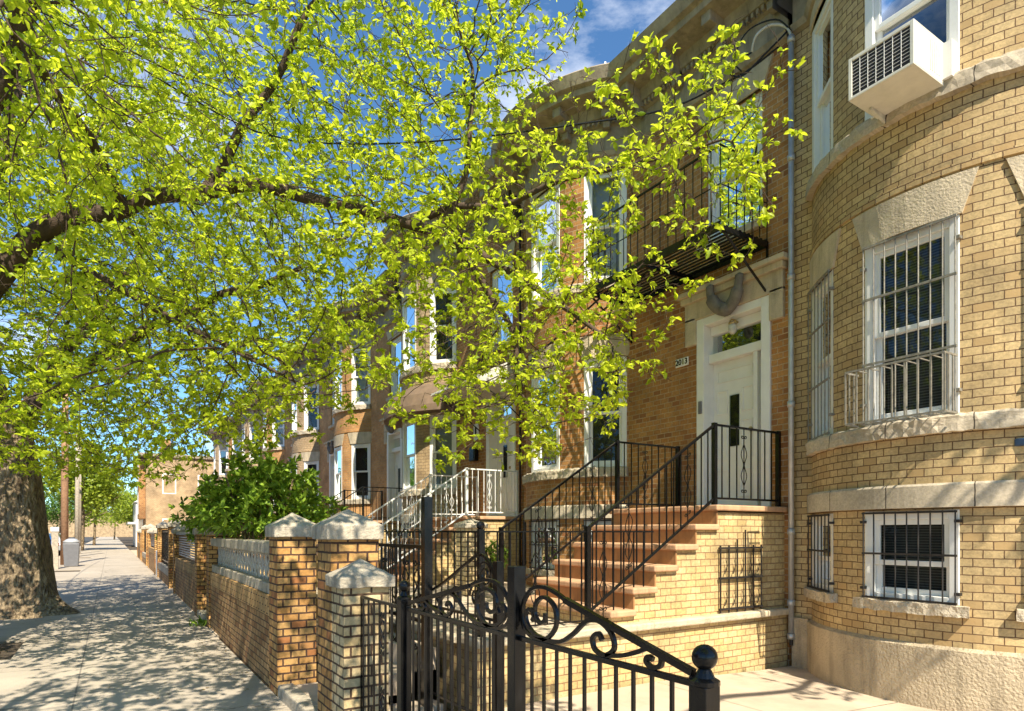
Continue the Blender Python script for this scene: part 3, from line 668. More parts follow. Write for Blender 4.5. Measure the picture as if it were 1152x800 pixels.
m.tube(catmull([(6.28, 4.45, 6.88), (6.05, 5.0, 6.72), (5.2, 6.0, 6.55), (2.0, 8.6, 6.6), (-2.2, 12, 8.2), (-1.8, 35.4, 9.2)], 10), .011, 5)
m.build('cable', 'black_iron', t, smooth=True)
# dark pipe between A and B
m = MB(); m.tube([(6.35, 9.86, .6), (6.35, 9.86, 7.2)], .02, 8); top('down_pipe', m, 'dark_iron', 'dark pipe on the party line left of the white stoop door', 'pipe', smooth=True)
m = MB(); m.tube([(6.33, 15.3, .6), (6.33, 15.3, 7.3)], .04, 8); top('down_pipe', m, 'dark_iron', 'black pipe between the tan bow front and the orange brick house', 'pipe', smooth=True)

# window unit on house 0 -------------------------------------------------
def air_conditioner():
    t = thing('air_conditioner', 'off-white window air conditioner sticking out of the upper bow window', 'air conditioner', (5.3, 2.81, 5.12))
    x0, x1, y0, y1, z0, z1 = 5.27, 5.86, 2.55, 3.07, 5.13, 5.48
    m = MB(); e = .03
    m.box(x0+.02, x1, y0, y1, z0, z0+.012); m.box(x0+.02, x1, y0, y1, z1-.012, z1)
    m.box(x0+.02, x1, y0, y0+.012, z0+.012, z1-.012); m.box(x0+.02, x1, y1-.012, y1, z0+.012, z1-.012)
    m.box(x0+.05, x0+.06, y0+.012, y1-.012, z0+.012, z1-.012)
    m.box(x0, x0+.02, y0, y0+e, z0, z1); m.box(x0, x0+.02, y1-e, y1, z0, z1); m.box(x0, x0+.02, y0+e, y1-e, z0, z0+e*.8); m.box(x0, x0+.02, y0+e, y1-e, z1-e, z1)
    m.build('case', 'ac_metal', t, bevel=.004)
    m = MB(); m.box(x0+.012, x0+.048, y0+.012, y1-.012, z0+.02, z1-.02); m.build('coil', 'dark_iron', t)
    m = MB()
    for k in range(1, 7): y = y0+e+(y1-y0-2*e)*k/7; m.box(x0+.002, x0+.008, y-.002, y+.002, z0+e, z1-e)
    for k in range(1, 10): z = z0+e+(z1-z0-2*e)*k/10; m.box(x0+.004, x0+.007, y0+e, y1-e, z-.0012, z+.0012)
    m.build('grille', 'white_paint', t)
    m = MB()
    for k in range(5): x = 5.52+.035*k; m.box(x, x+.014, y0-.003, y0+.0, z0+.05, z1-.05)
    m.build('side_louvre', 'aged_white', t)
    m = MB(); m.box(5.72, 5.84, y1, y1+.06, z0+.04, z1-.02); m.build('side_panel', 'white_paint', t); m = MB(); m.box(5.72, 5.84, y0-.07, y0, z0+.04, z1-.02); m.build('side_panel', 'white_paint', t)
    m = MB(); m.hexa([(5.5, y1-.07, z0-.02), (5.86, y1-.07, z0-.09), (5.86, y1-.05, z0-.09), (5.5, y1-.05, z0-.02), (5.5, y1-.07, z0-.002), (5.86, y1-.07, z0-.002), (5.86, y1-.05, z0-.002), (5.5, y1-.05, z0-.002)])
    m.build('support_bracket', 'aged_white', t)
air_conditioner()
# flower-box cage on the first-floor window of house 0
def cage():
    m = MB(); cy = 2.85; F = frameF((5.775, cy, 2.45), (0, 1, 0), (-1, 0, 0)); a = .40; dd = .24; h0, h1 = .0, .46
    for z in (h0, h1): m.tube([F(-a, z, .04), F(-a, z, dd), F(a, z, dd), F(a, z, .04)], .011, 4)
    for k in range(9): u = -a+2*a*k/8; m.tube([F(u, h0, dd), F(u, h1, dd)], .008, 4)
    for sg in (-1, 1):
        for k in range(1, 3): m.tube([F(sg*a, h0, .04+.07*k), F(sg*a, h1, .04+.07*k)], .007, 4)
    for k in range(1, 8): u = -a+2*a*k/8; m.tube([F(u, h0, .04), F(u, h0, dd)], .006, 4); m.tube([F(u, h1, .05), F(u, h1, dd)], .006, 4)
    m.build('flower_box_cage', 'guard_paint', H0)
cage()
m = MB(); m.box(5.93, 6.10, 2.0, 2.14, 2.16, 2.22); m.build('blue_lamp_box', 'plastic_blue', H0, bevel=.01)

# ------------------------------------------------------------------ raised garden in front of house A
t = thing('garden_terrace', 'raised paved garden with low yellow brick wall and stone coping at the stoop foot', 'terrace', (2.4, 4.4, 0))
def_y0, def_y1 = 4.40, 9.8
m = MB(); m.box(2.42, 6.38, 4.41, 9.8, -.15, .585)
m.build('retaining_wall', 'yellow_brick', t)
m = MB(); m.box(2.40, 6.335, 4.34, 4.66, .587, .655); m.build('coping', 'stone', t, bevel=.015)
m = MB(); m.box(2.36, 2.68, 4.663, 9.8, .587, .655); m.build('coping', 'stone', t, bevel=.015)
m = MB(); m.box(2.684, 6.39, 4.664, 9.795, .5, .60); m.build('paving', 'concrete', t)
P = [(4.42, 4.5, .655), (2.52, 4.5, .655), (2.52, 8.2, .655)]
r_ = railing(t, 'terrace_railing', P, .845, 'black_iron', sp=.125, orn=(5, 11), posts=(1,), rail_r=.012, base=.05, knob=True)
# entry steps from the sidewalk gate
for i in range(3):
    m = MB(); m.box(1.62+.25*i, 2.36, 4.95, 5.95, -.1, .17*(i+1)); m.build('entry_step', 'concrete', t, bevel=.01)
# window well grille of bow A ; black gate panel
t = thing('garden_gate', 'tall black iron gate with dense bars behind the two joined brick pillars', 'gate', (2.3, 5.5, 0))
m = MB()
for z in (.1, .75, 1.36): m.box(2.15, 2.18, 4.80, 6.0, z, z+.03)
gf = m.build('frame', 'black_iron', t)
for k in range(13): y = 4.83+1.15*k/12; m = MB(); m.tube([(2.165, y, .1), (2.165, y, 1.36+.0)], .008, 4); m.build('bar', 'black_iron', gf)
for k in range(5):
    y = 4.95+.25*k; m = MB()
    for zc in (.35, 1.05): iron_orn(m, lambda u, v: Vector((2.165, y+u, v)), 0, zc-.25, zc+.25, .07, .006)
    m.tube([(2.165, y+.09*math.cos(a), 1.46+.06*math.sin(a)) for a in [math.pi*i/8 for i in range(9)]], .007, 4); m.build('scroll', 'black_iron', gf)
m = MB(); m.box(2.13, 2.2, 4.72, 4.79, 0, 1.78); m.build('gate_post', 'black_iron', t)
m = MB(); m.box(2.13, 2.2, 6.0, 6.07, 0, 1.5); m.build('gate_post', 'black_iron', t)

# small brick pillar and steps in yard A/B
def pillar(parent, x0, x1, y0, y1, z1, mat, zcap=.1, apex=.13, over=.035, z0=-.1):
    m = MB(); m.box(x0, x1, y0, y1, z0, z1); p = m.build('pillar', mat, parent)
    m = MB(); a, b, c, d = x0-over, x1+over, y0-over, y1+over; cx, cy = (a+b)/2, (c+d)/2
    i = 0; m.v += [(a, c, z1), (b, c, z1), (b, d, z1), (a, d, z1), (a, c, z1+zcap), (b, c, z1+zcap), (b, d, z1+zcap), (a, d, z1+zcap), (cx, cy, z1+zcap+apex)]
    m.f += [(0, 3, 2, 1), (0, 1, 5, 4), (1, 2, 6, 5), (2, 3, 7, 6), (3, 0, 4, 7), (4, 5, 8), (5, 6, 8), (6, 7, 8), (7, 4, 8)]
    m.build('cap', 'cap_stone', p, bevel=.006, sub=.12, jitter=.008)
    return p
t = thing('brick_pillar', 'small pale brick pillar with pyramid cap standing below the white stair railing', 'pillar', (4.33, 8.0, .6))
pillar(t, 4.18, 4.48, 7.87, 8.17, 1.55, 'pale_brick', .06, .08, z0=.59)

# ------------------------------------------------------------------ fences along the property line
XL = 1.28
def lattice(m, x, y0, y1, z0, z1):
    n = max(1, round((y1-y0)/.2)); c = (y1-y0)/n; zm = (z0+z1)/2
    for k in range(n):
        a = y0+c*k; b = a+c; q = (a+b)/2
        for sg in (-1, 1):
            m.tube(catmull([(x, q, z0), (x, q+sg*c*.42, (z0+zm)/2), (x, q, zm), (x, q-sg*c*.42, (zm+z1)/2), (x, q, z1)], 4), .009, 4, cap=False)
        m.tube([(x, a, z0), (x, a, z1)], .009, 4)
        m.tube([(x, a, z0), (x, b, z1)], .007, 4); m.tube([(x, a, z1), (x, b, z0)], .007, 4)
def fence_bay(y0, label, style, ya=None):
    y1 = y0+5.1; t = thing('garden_fence', label, 'fence wall', (XL, y0, 0), 'brick garden fences along the sidewalk')
    zc = 1.45 if style != 2 else 1.62
    pm = 'pillar_brick'
    pillar(t, XL, XL+.35, y0, y0+.35, zc, pm); pillar(t, XL, XL+.35, y1-.3, y1, zc, pm)
    zb = .88 if style < 2 else .5
    m = MB(); m.box(XL+.02, XL+.24, y0+.352, y1-.302, -.1, zb-.2); m.build('wall', 'wall_brick', t)
    m = MB(); m.box(XL+.015, XL+.245, y0+.353, y1-.303, zb-.2, zb); m.build('soldier_course', 'soldier_brick' if style < 2 else 'cap_stone', t)
    if style == 0:
        m = MB(); m.box(XL+.04, XL+.24, y0+.352, y1-.302, zb+.001, zb+.11); m.build('screen_sill', 'cap_stone', t, bevel=.008)
        m = MB(); lattice(m, XL+.13, y0+.36, y1-.31, zb+.11, zb+.40)
        m.build('lattice_screen', 'aged_white', t)
        m = MB(); m.box(XL+.02, XL+.26, y0+.352, y1-.302, zb+.40, zb+.52); m.build('beam', 'cap_stone', t, bevel=.012, sub=.3, jitter=.006)
    elif style == 1:
        m = MB()
        for k in range(9): z = zb+.06+.052*k; m.box(XL+.1, XL+.12, y0+.36, y1-.31, z, z+.03)
        m.build('slatted_panel', 'pipe_metal', t)
        m = MB(); m.box(XL+.04, XL+.22, y0+.352, y1-.302, zb+.54, zb+.60); m.build('beam', 'cap_stone', t, bevel=.01)
    else:
        m = MB()
        k = y0+.42
        while k < y1-.35: m.tube([(XL+.12, k, zb), (XL+.12, k, zb+1.05)], .012, 4); k += .13
        for z in (zb+.1, zb+.98): m.box(XL+.105, XL+.135, y0+.352, y1-.302, z, z+.03)
        m.build('iron_fence', 'black_iron', t)
    return t
fence_bay(6.06, 'nearest brick fence wall with white lattice screen along the sidewalk', 0)
fence_bay(12.5, 'brick fence wall with dull metal slat panel, second along the sidewalk', 1)
fence_bay(18.94, 'low stone topped brick wall with tall black iron fence, third along the sidewalk', 2)
fence_bay(25.38, 'distant brick fence with slat panel, fourth along the sidewalk', 1)
fence_bay(31.8, 'distant brick fence with iron bars, fifth along the sidewalk', 2)
fence_bay(38.2, 'far brick fence before the corner building, last along the sidewalk', 1)
m = MB(); m.box(1.3, 1.9, 24.3, 25.2, -.1, .85); top('planter_wall', m, 'white_siding', 'low white rendered block between two brick fences on the sidewalk edge', 'wall', bevel=.02)
t = thing('brick_pillar', 'tall brown brick pillar with stone cap, second pillar from the iron gate', 'pillar', (XL, 4.4, 0)); pillar(t, XL, XL+.34, 4.392, 4.72, 1.445, 'pillar_brick', apex=.12)
t = thing('brick_pillar', 'short pale yellow brick pillar with pyramid cap beside the iron gate', 'pillar', (XL, 4.1, 0)); pillar(t, XL+.004, XL+.31, 4.11, 4.388, 1.13, 'pale_brick', .07, .12)
# gateway thresholds
m = MB(); m.box(1.28, 1.42, 4.722, 6.058, -.1, .11); top('threshold', m, 'cap_stone', 'low stone kerb across the path between the tall brick pillars', 'kerb stone', bevel=.015)
m = MB(); m.box(1.425, 2.3, 4.73, 6.05, -.1, .09); struct(m.build('garden_path', 'concrete'))
m = MB(); m.box(1.28, 1.42, 11.17, 12.49, -.1, .12); top('threshold', m, 'cap_stone', 'stone step in the opening beyond the lattice screen fence', 'step', bevel=.015)
m = MB(); m.box(1.28, 1.58, 3.42, 4.105, -.1, .17); top('kerb_stone', m, 'cap_stone', 'low stone kerb under the small railing beside the pale brick pillar', 'kerb stone', bevel=.015)
# yard B soil bed
g = MB(); g.box(1.56, 4.0, 6.5, 11.1, -.1, .3); struct(g.build('planting_bed', 'soil'))

# ------------------------------------------------------------------ the big iron driveway gate
GX = 1.40
def FG(y, z): return Vector((GX, y, z))
def post(name, y, zt, label, w=.032, ball=.034):
    t = thing(name, label, 'gate post', (GX, y, 0))
    m = MB(); m.box(GX-w, GX+w, y-w, y+w, 0, zt); m.build('shaft', 'black_iron', t, bevel=.004)
    m = MB(); m.lathe((GX, y, zt), [(.042, 0), (.042, .012), (.028, .02), (.022, .034), (.016, .045)], 14); m.build('collar', 'black_iron', t)
    m = MB(); m.ball((GX, y, zt+.045+ball*.85), ball, 18); m.build('ball_finial', 'black_iron', t, smooth=True)
post('gate_post', 1.225, 1.075, 'black iron post with ball finial at the right end of the driveway gate', .030, .036)
post('gate_post', 3.38, 1.12, 'black iron post with ball finial between the gate and the pale pillar', .032, .033)
def gate_leaf(yc, sg, ln, label):
    t = thing('driveway_gate', label, 'gate', (GX, yc, .1), 'two leaves of the iron driveway gate')
    Y = lambda s: yc+sg*s
    m = MB(); rr = .0135
    for z in (.16, 1.07): m.tube([FG(Y(.03), z), FG(Y(ln), z)], rr, 4)
    m.tube([FG(Y(ln-.01), .1), FG(Y(ln-.01), 1.09)], .014, 4)
    fr = m.build('frame', 'black_iron', t, bevel=.002)
    S = ln/.95
    m = MB(); kw = dict(n=4, up=(1, 0, 0), flat=.9)
    m.tube([FG(Y(.95*S-.01), 1.10), FG(Y(.33*S), 1.252)], .0145, 4); m.build('sloped_rail', 'black_iron', fr)
    curves = [
        [(.36, 1.238), (.29, 1.268), (.2, 1.288), (.11, 1.272), (.045, 1.20), (.055, 1.12), (.13, 1.086), (.215, 1.095), (.275, 1.15), (.265, 1.22), (.20, 1.25), (.145, 1.225), (.135, 1.18), (.165, 1.15), (.20, 1.16), (.205, 1.19)],
        [(.20, 1.09), (.135, 1.10), (.085, 1.13), (.07, 1.17), (.10, 1.195), (.128, 1.175), (.115, 1.15)],
        [(.19, 1.087), (.30, 1.095), (.38, 1.135), (.45, 1.185), (.52, 1.198), (.585, 1.165), (.60, 1.115), (.55, 1.087), (.50, 1.10), (.49, 1.135), (.52, 1.155), (.54, 1.135)],
        [(.56, 1.087), (.64, 1.10), (.71, 1.122), (.765, 1.142), (.81, 1.127), (.81, 1.097), (.775, 1.086), (.75, 1.10), (.76, 1.116), (.78, 1.11)]]
    for c in curves:
        m = MB(); m.tube(catmull([FG(Y(a*S), b) for a, b in c], 6), .0105, **kw); m.build('scroll', 'black_iron', fr)
    n = round(ln/.083)
    for k in range(1, n):
        m = MB(); y = Y(.03+(ln-.04)*k/n); m.tube([FG(y, .16), FG(y, 1.07)], .0075, 4); m.build('bar', 'black_iron', fr)
gate_leaf(2.2, -1, .945, 'right leaf of the scrolled black driveway gate, ending at the ball-topped post')
gate_leaf(2.2, 1, 1.14, 'left leaf of the scrolled black driveway gate, nearer the pale brick pillar')
m = MB(); m.box(GX-.028, GX+.028, 2.172, 2.23, .02, 1.36); top('centre_post', m, 'black_iron', 'plain square black post where the two driveway gate leaves meet', 'gate post', bevel=.004)
t = thing('railing_panel', 'short black railing panel with scrolls between the iron post and pale pillar', 'railing', (GX, 3.75, .17))
m = MB()
for z in (.26, 1.07): m.tube([FG(3.41, z), FG(4.10, z)], .011, 4)
for y in (3.415, 4.095): m.tube([FG(y, .17), FG(y, 1.075)], .011, 4)
fr = m.build('frame', 'black_iron', t)
for k in range(7):
    y = 3.47+.1*k; m = MB(); m.tube([FG(y, .17 if k in (0, 6) else .26), FG(y, 1.07)], .008, 4); m.build('bar', 'black_iron', fr)
m = MB()
for zc in (.42, .88): iron_orn(m, lambda u, v: FG(3.72+u, v), 0, zc-.15, zc+.15, .05, .006)
m.build('scroll', 'black_iron', fr)
# arched garden leaf behind the gate
t = thing('garden_gate', 'low black gate with arched scroll top behind the left leaf of the driveway gate', 'gate', (2.2, 4.3, .1))
m = MB(); m.tube(catmull([(2.2, 5.1, .92), (2.2, 4.6, 1.07), (2.2, 4.2, 1.24), (2.2, 3.98, 1.33), (2.2, 3.85, 1.32), (2.2, 3.74, 1.22), (2.2, 3.72, 1.15)], 6), .014, 4)
m.tube([(2.2, 5.1, .9), (2.2, 3.72, .9)], .013, 4); m.tube([(2.2, 5.1, .2), (2.2, 3.72, .2)], .013, 4)
fr = m.build('frame', 'black_iron', t)
m = MB(); m.box(2.175, 2.225, 3.66, 3.715, 0, 1.3); m.build('hinge_post', 'black_iron', t)
for (yc, zc, rr_) in ((3.86, 1.2, .1), (4.0, 1.04, .09), (4.3, 1.02, .075), (4.6, .97, .05)):
    m = MB(); m.tube([(2.2, yc+a, zc+b) for a, b in scroll_pts((0, 0), rr_, 0, 1.6, 24)], .009, 4); m.build('scroll', 'black_iron', fr)
for k in range(11): y = 3.8+.12*k; m = MB(); m.tube([(2.2, y, .2), (2.2, y, .9)], .008, 4); m.build('bar', 'black_iron', fr)

# ------------------------------------------------------------------ trees
def tube_mesh(P, par, rad, thick_n=10):
    """frusta from every node to its parent, numpy; rings shared in position so joints close"""
    V = []; F = []; base = 0
    idx = np.where(par >= 0)[0]
    for lo, hi, n in ((0, .006, 3), (.006, .03, 5), (.03, 9, 12)):
        ii = idx[(rad[idx] >= lo) & (rad[idx] < hi)]
        if len(ii) == 0: continue
        a = P[par[ii]]; b = P[ii]; d = b-a; L_ = np.linalg.norm(d, axis=1, keepdims=True)+1e-9; d = d/L_
        gp = par[par[ii]]; da = np.where((gp >= 0)[:, None], a-P[np.maximum(gp, 0)], d); da = da/(np.linalg.norm(da, axis=1, keepdims=True)+1e-9)
        def ring(c, dd, r):
            up = np.tile(np.array([.31, .17, .94]), (len(c), 1))
            u = np.cross(dd, up); u /= np.linalg.norm(u, axis=1, keepdims=True)+1e-9; v = np.cross(dd, u)
            t = 2*np.pi*np.arange(n)/n
            return c[:, None, :]+r[:, None, None]*(u[:, None, :]*np.cos(t)[None, :, None]+v[:, None, :]*np.sin(t)[None, :, None])
        ra = np.minimum(rad[par[ii]], rad[ii]*1.25); 
        A = ring(a, (da+d)/2, ra); B = ring(b, d, rad[ii])
        vv = np.concatenate([A, B], axis=1).reshape(-1, 3)
        k = np.arange(n); q = np.stack([k, (k+1) % n, n+(k+1) % n, n+k], 1)
        ff = (np.arange(len(ii))*2*n)[:, None, None]+q[None]
        V.append(vv); F.append(ff.reshape(-1, 4)+base); base += len(vv)
    return np.concatenate(V), np.concatenate(F)
def np_mesh(name, V, F, mat, smooth=False):
    me = bpy.data.meshes.new(name); me.vertices.add(len(V)); me.vertices.foreach_set('co', V.astype(np.float32).ravel())
    k = F.shape[1]; me.loops.add(F.size); me.loops.foreach_set('vertex_index', F.astype(np.int32).ravel())
    me.polygons.add(len(F)); me.polygons.foreach_set('loop_start', np.arange(0, F.size, k, dtype=np.int32))
    if smooth: me.polygons.foreach_set('use_smooth', np.ones(len(F), dtype=bool))
    me.update(calc_edges=True); me.materials.append(MATS[mat]); return me
def link(name, me, parent=None):
    o = bpy.data.objects.new(name, me); C.objects.link(o); o.parent = parent; return o
def leaves_mesh(name, pos, dirs, size, mat, ratio=.55, fold=.25, curl=.2, up_bias=.7):
    """pos, dirs (unit axis of leaf), size; each leaf is six faces-wide folded blade"""
    N = len(pos)
    nrm = rng.normal(size=(N, 3)); nrm[:, 2] = np.abs(nrm[:, 2])*up_bias+up_bias*.6
    nrm -= dirs*np.sum(nrm*dirs, 1, keepdims=True); nrm /= np.linalg.norm(nrm, axis=1, keepdims=True)+1e-9
    sd = np.cross(dirs, nrm); s = size[:, None]; hw = s*ratio/2
    def pt(a, b, c): return pos+dirs*s*a+sd*hw*b+nrm*s*c
    V = np.stack([pt(0, 0, 0), pt(.42, 1, fold*.45-curl*.1), pt(.42, -1, fold*.45-curl*.1), pt(.5, 0, -.02), pt(.78, .72, fold*.3-curl*.45), pt(.78, -.72, fold*.3-curl*.45), pt(1, 0, -curl)], 1).reshape(-1, 3)
    T = np.array([[0, 1, 3], [0, 3, 2], [1, 4, 3], [3, 5, 2], [3, 4, 6], [3, 6, 5]])
    F = ((np.arange(N)*7)[:, None, None]+T[None]).reshape(-1, 3)
    return np_mesh(name, V, F, mat)
def colonize(seed_P, seed_par, attr, step=.17, infl=1.6, kill=.26, iters=90, grav=-.05):
    P = [Vector(p) for p in seed_P]; par = list(seed_par); nch = [0]*len(P)
    A = [Vector(a) for a in attr]; best = [(1e9, -1)]*len(A); alive = list(range(len(A))); new = list(range(len(P)))
    for it in range(iters):
        kd = kdtree.KDTree(len(new))
        for i in new: kd.insert(P[i], i)
        kd.balance(); al2 = []; acc = {}
        for j in alive:
            co, i, d = kd.find(A[j])
            if d < best[j][0]: best[j] = (d, i)
            if best[j][0] < kill: continue
            al2.append(j)
            if best[j][0] < infl:
                n = best[j][1]; v = (A[j]-P[n]).normalized()
                if n in acc: acc[n] += v
                else: acc[n] = v.copy()
        alive = al2; new = []
        for n, v in acc.items():
            if nch[n] > 3: continue
            prev = (P[n]-P[par[n]]).normalized() if par[n] >= 0 else Vector((0, 0, 1))
            v = v.normalized()+prev*.35+Vector((random.gauss(0, .22), random.gauss(0, .22), random.gauss(0, .22)+grav))
            v.normalize(); q = P[n]+v*step
            P.append(q); par.append(n); nch.append(0); nch[n] += 1; new.append(len(P)-1)
        if not new: break
    return P, par
def in_ell(n, ells, ok):
    vols = np.array([a[3]*a[4]*a[5] for a in ells]); out = []
    while len(out) < n:
        e = ells[rng.choice(len(ells), p=vols/vols.sum())]
        v = rng.normal(size=3); v /= np.linalg.norm(v); v *= rng.random()**(1/2.4)
        p = (e[0]+v[0]*e[3], e[1]+v[1]*e[4], e[2]+v[2]*e[5])
        if ok(p): out.append(p)
    return out
def trunk_mesh(parent, loc, r, h, fork, lean=(0, 0), flare=.55, seg=40, rings=34, name='trunk'):
    V = []; F = []
    ph = [random.random()*6.28 for _ in range(4)]
    for i in range(rings+1):
        t = i/rings; z = h*t-.08
        fl = 1+flare*math.exp(-max(z, 0)/.22)+.12*math.exp(-max(z, 0)/1.0)
        for k in range(seg):
            a = 2*math.pi*k/seg
            lobe = 1+(.06+.26*math.exp(-max(z, 0)/.3))*(.6*math.sin(3*a+ph[0])+.4*math.sin(5*a+ph[1]+z*.6))
            rr = r*(1-.22*t)*fl*lobe
            p = Vector((rr*math.cos(a), rr*math.sin(a), z))
            q = p+Vector(loc); nn = noise.fractal(Vector((q.x*3, q.y*3, q.z*1.1)), 1, 2, 4)
            f2 = noise.noise(Vector((q.x*11, q.y*11, q.z*2.6)))
            rr *= 1+.10*nn+.05*f2
            V.append((rr*math.cos(a)+lean[0]*t*t, rr*math.sin(a)+lean[1]*t*t, z))
    for i in range(rings):
        for k in range(seg): F.append((i*seg+k, i*seg+(k+1) % seg, (i+1)*seg+(k+1) % seg, (i+1)*seg+k))
    me = np_mesh(name, np.array(V), np.array(F), 'bark', True); return link(name, me, parent)
def big_tree(loc, label, limbs, ells, n_attr, ok, trunk_r, trunk_h, lean, leaf_per=2.0, leaf_size=.066, step=.17, tuft=(5, 9), seed=1, kill=.26):
    """limbs: list of (points, r_start, r_end, parent_limb_index or -1 for the trunk top)"""
    global rng; rng = np.random.default_rng(seed); random.seed(seed)
    t = thing('street_tree', label, 'tree', loc, 'street trees')
    L0 = Vector(loc)
    trunk_mesh(t, loc, trunk_r, trunk_h, None, lean, flare=.35 if trunk_r < .35 else .6)
    SP = [Vector((loc[0]+lean[0]*.8, loc[1]+lean[1]*.8, trunk_h*.86))]; SPAR = [-1]; RMIN = [trunk_r*.8]
    ends = []
    for (pts, r0, r1, pi) in limbs:
        c = catmull(pts, 7)
        # walk with wiggle
        if pi < 0: prev = 0
        else:
            # nearest seed node of the parent limb
            prev = min(range(len(SP)), key=lambda i: (SP[i]-Vector(pts[0])).length)
        for k, p in enumerate(c):
            if k == 0 and pi >= 0: continue
            tt = k/(len(c)-1)
            w_ = Vector((noise.noise(p*1.3), noise.noise(p*1.3+Vector((9, 3, 1))), noise.noise(p*1.3+Vector((2, 7, 5)))))*.13*min(1, 4*tt*(1-tt)+.3)
            SP.append(p+w_); SPAR.append(prev); prev = len(SP)-1; RMIN.append(r0+(r1-r0)*tt)
    attr = in_ell(n_attr, ells, ok)
    P, par = colonize(SP, SPAR, attr, step=step, kill=kill)
    n = len(P); cnt = np.zeros(n); par_a = np.array(par)
    for i in range(n-1, 0, -1):
        if cnt[i] == 0: cnt[i] = 1
        cnt[par_a[i]] += cnt[i]
    rad = .0034*cnt**.46
    rad[:len(RMIN)] = np.maximum(np.array(RMIN), rad[:len(RMIN)]); rad = np.minimum(rad, trunk_r)
    A = np.array([tuple(p) for p in P])
    # small twigs from thin nodes
    thin = np.where((rad < .013) & (par_a >= 0))[0]
    reps = rng.poisson(1.25, len(thin))+1; src = np.repeat(thin, reps)
    ok_m = np.array([ok(tuple(A[i])) for i in src]); src = src[ok_m]
    dirp = A[src]-A[par_a[src]]; dirp /= np.linalg.norm(dirp, axis=1, keepdims=True)+1e-9
    dv = rng.normal(size=(len(src), 3)); dv[:, 2] += .25; dv = dv/np.linalg.norm(dv, axis=1, keepdims=True)+dirp*.7; dv /= np.linalg.norm(dv, axis=1, keepdims=True)
    ln = rng.uniform(.05, .17, len(src))[:, None]
    o = A[src]-dirp*rng.uniform(0, step, len(src))[:, None]
    tip = o+dv*ln
    P2 = np.concatenate([A, o, tip]); par2 = np.concatenate([par_a, np.full(len(src), -1), n+np.arange(len(src))])
    rad2 = np.concatenate([rad, np.full(len(src), .0028), np.full(len(src), .002)])
    V, F = tube_mesh(P2, par2, rad2)
    link('branches', np_mesh('branches', V-np.array(loc), F, 'twig_bark', True), t)
    # leaf tufts at twig tips
    nt_ = rng.integers(tuft[0], tuft[1]+1, len(src)); clump = np.array([noise.noise(Vector(A[i])*1.15) for i in src])
    keep = rng.random(len(src)) < leaf_per/2*np.where(A[src][:, 0] > 2.3, 1.35, 1)*np.clip(1.05+1.5*clump, .3, 1.8)
    nt_ = nt_*keep
    li = np.repeat(np.arange(len(src)), nt_)
    along = rng.random(len(li))**.3
    pos = o[li]+(tip[li]-o[li])*along[:, None]
    ax = rng.normal(size=(len(li), 3))*np.array([1, 1, .55]); ax /= np.linalg.norm(ax, axis=1, keepdims=True); ax = ax+dv[li]*.75+np.array([0, 0, -.12]); ax /= np.linalg.norm(ax, axis=1, keepdims=True)
    sz = leaf_size*rng.uniform(.4, 1.4, len(li))*rng.uniform(.75, 1.25, len(src))[li]
    print(label[:30], 'nodes', n, 'leaves', len(li))
    link('crown', leaves_mesh('crown', pos-np.array(loc), ax, sz, 'spring_leaf', ratio=.5), t)
    return t
def clear_cam(p, r=2.7):
    return (p[0]**2+p[1]**2+(p[2]-1.5)**2) > r*r
def px(p):
    """where a point falls as seen from the sidewalk (used only to keep the crown off the open sky by the cornice)"""
    return 0
def ok1(p):
    x, y, z = p
    if z < 1.95 or x > (5.5 if 4.6 < z < 5.8 and y > 4.5 else 5.9) or (x > 5.5 and y < 3.6) or not clear_cam(p, 3.3): return False
    if (x-BX)**2+(y-8.3)**2 < (BR+.35)**2: return False
    if x > 1.3 and z < 2.2+.12*max(0, 6-x)*0: return False
    return True
T1 = (-1.72, 10.4, 0)
random.seed(3)
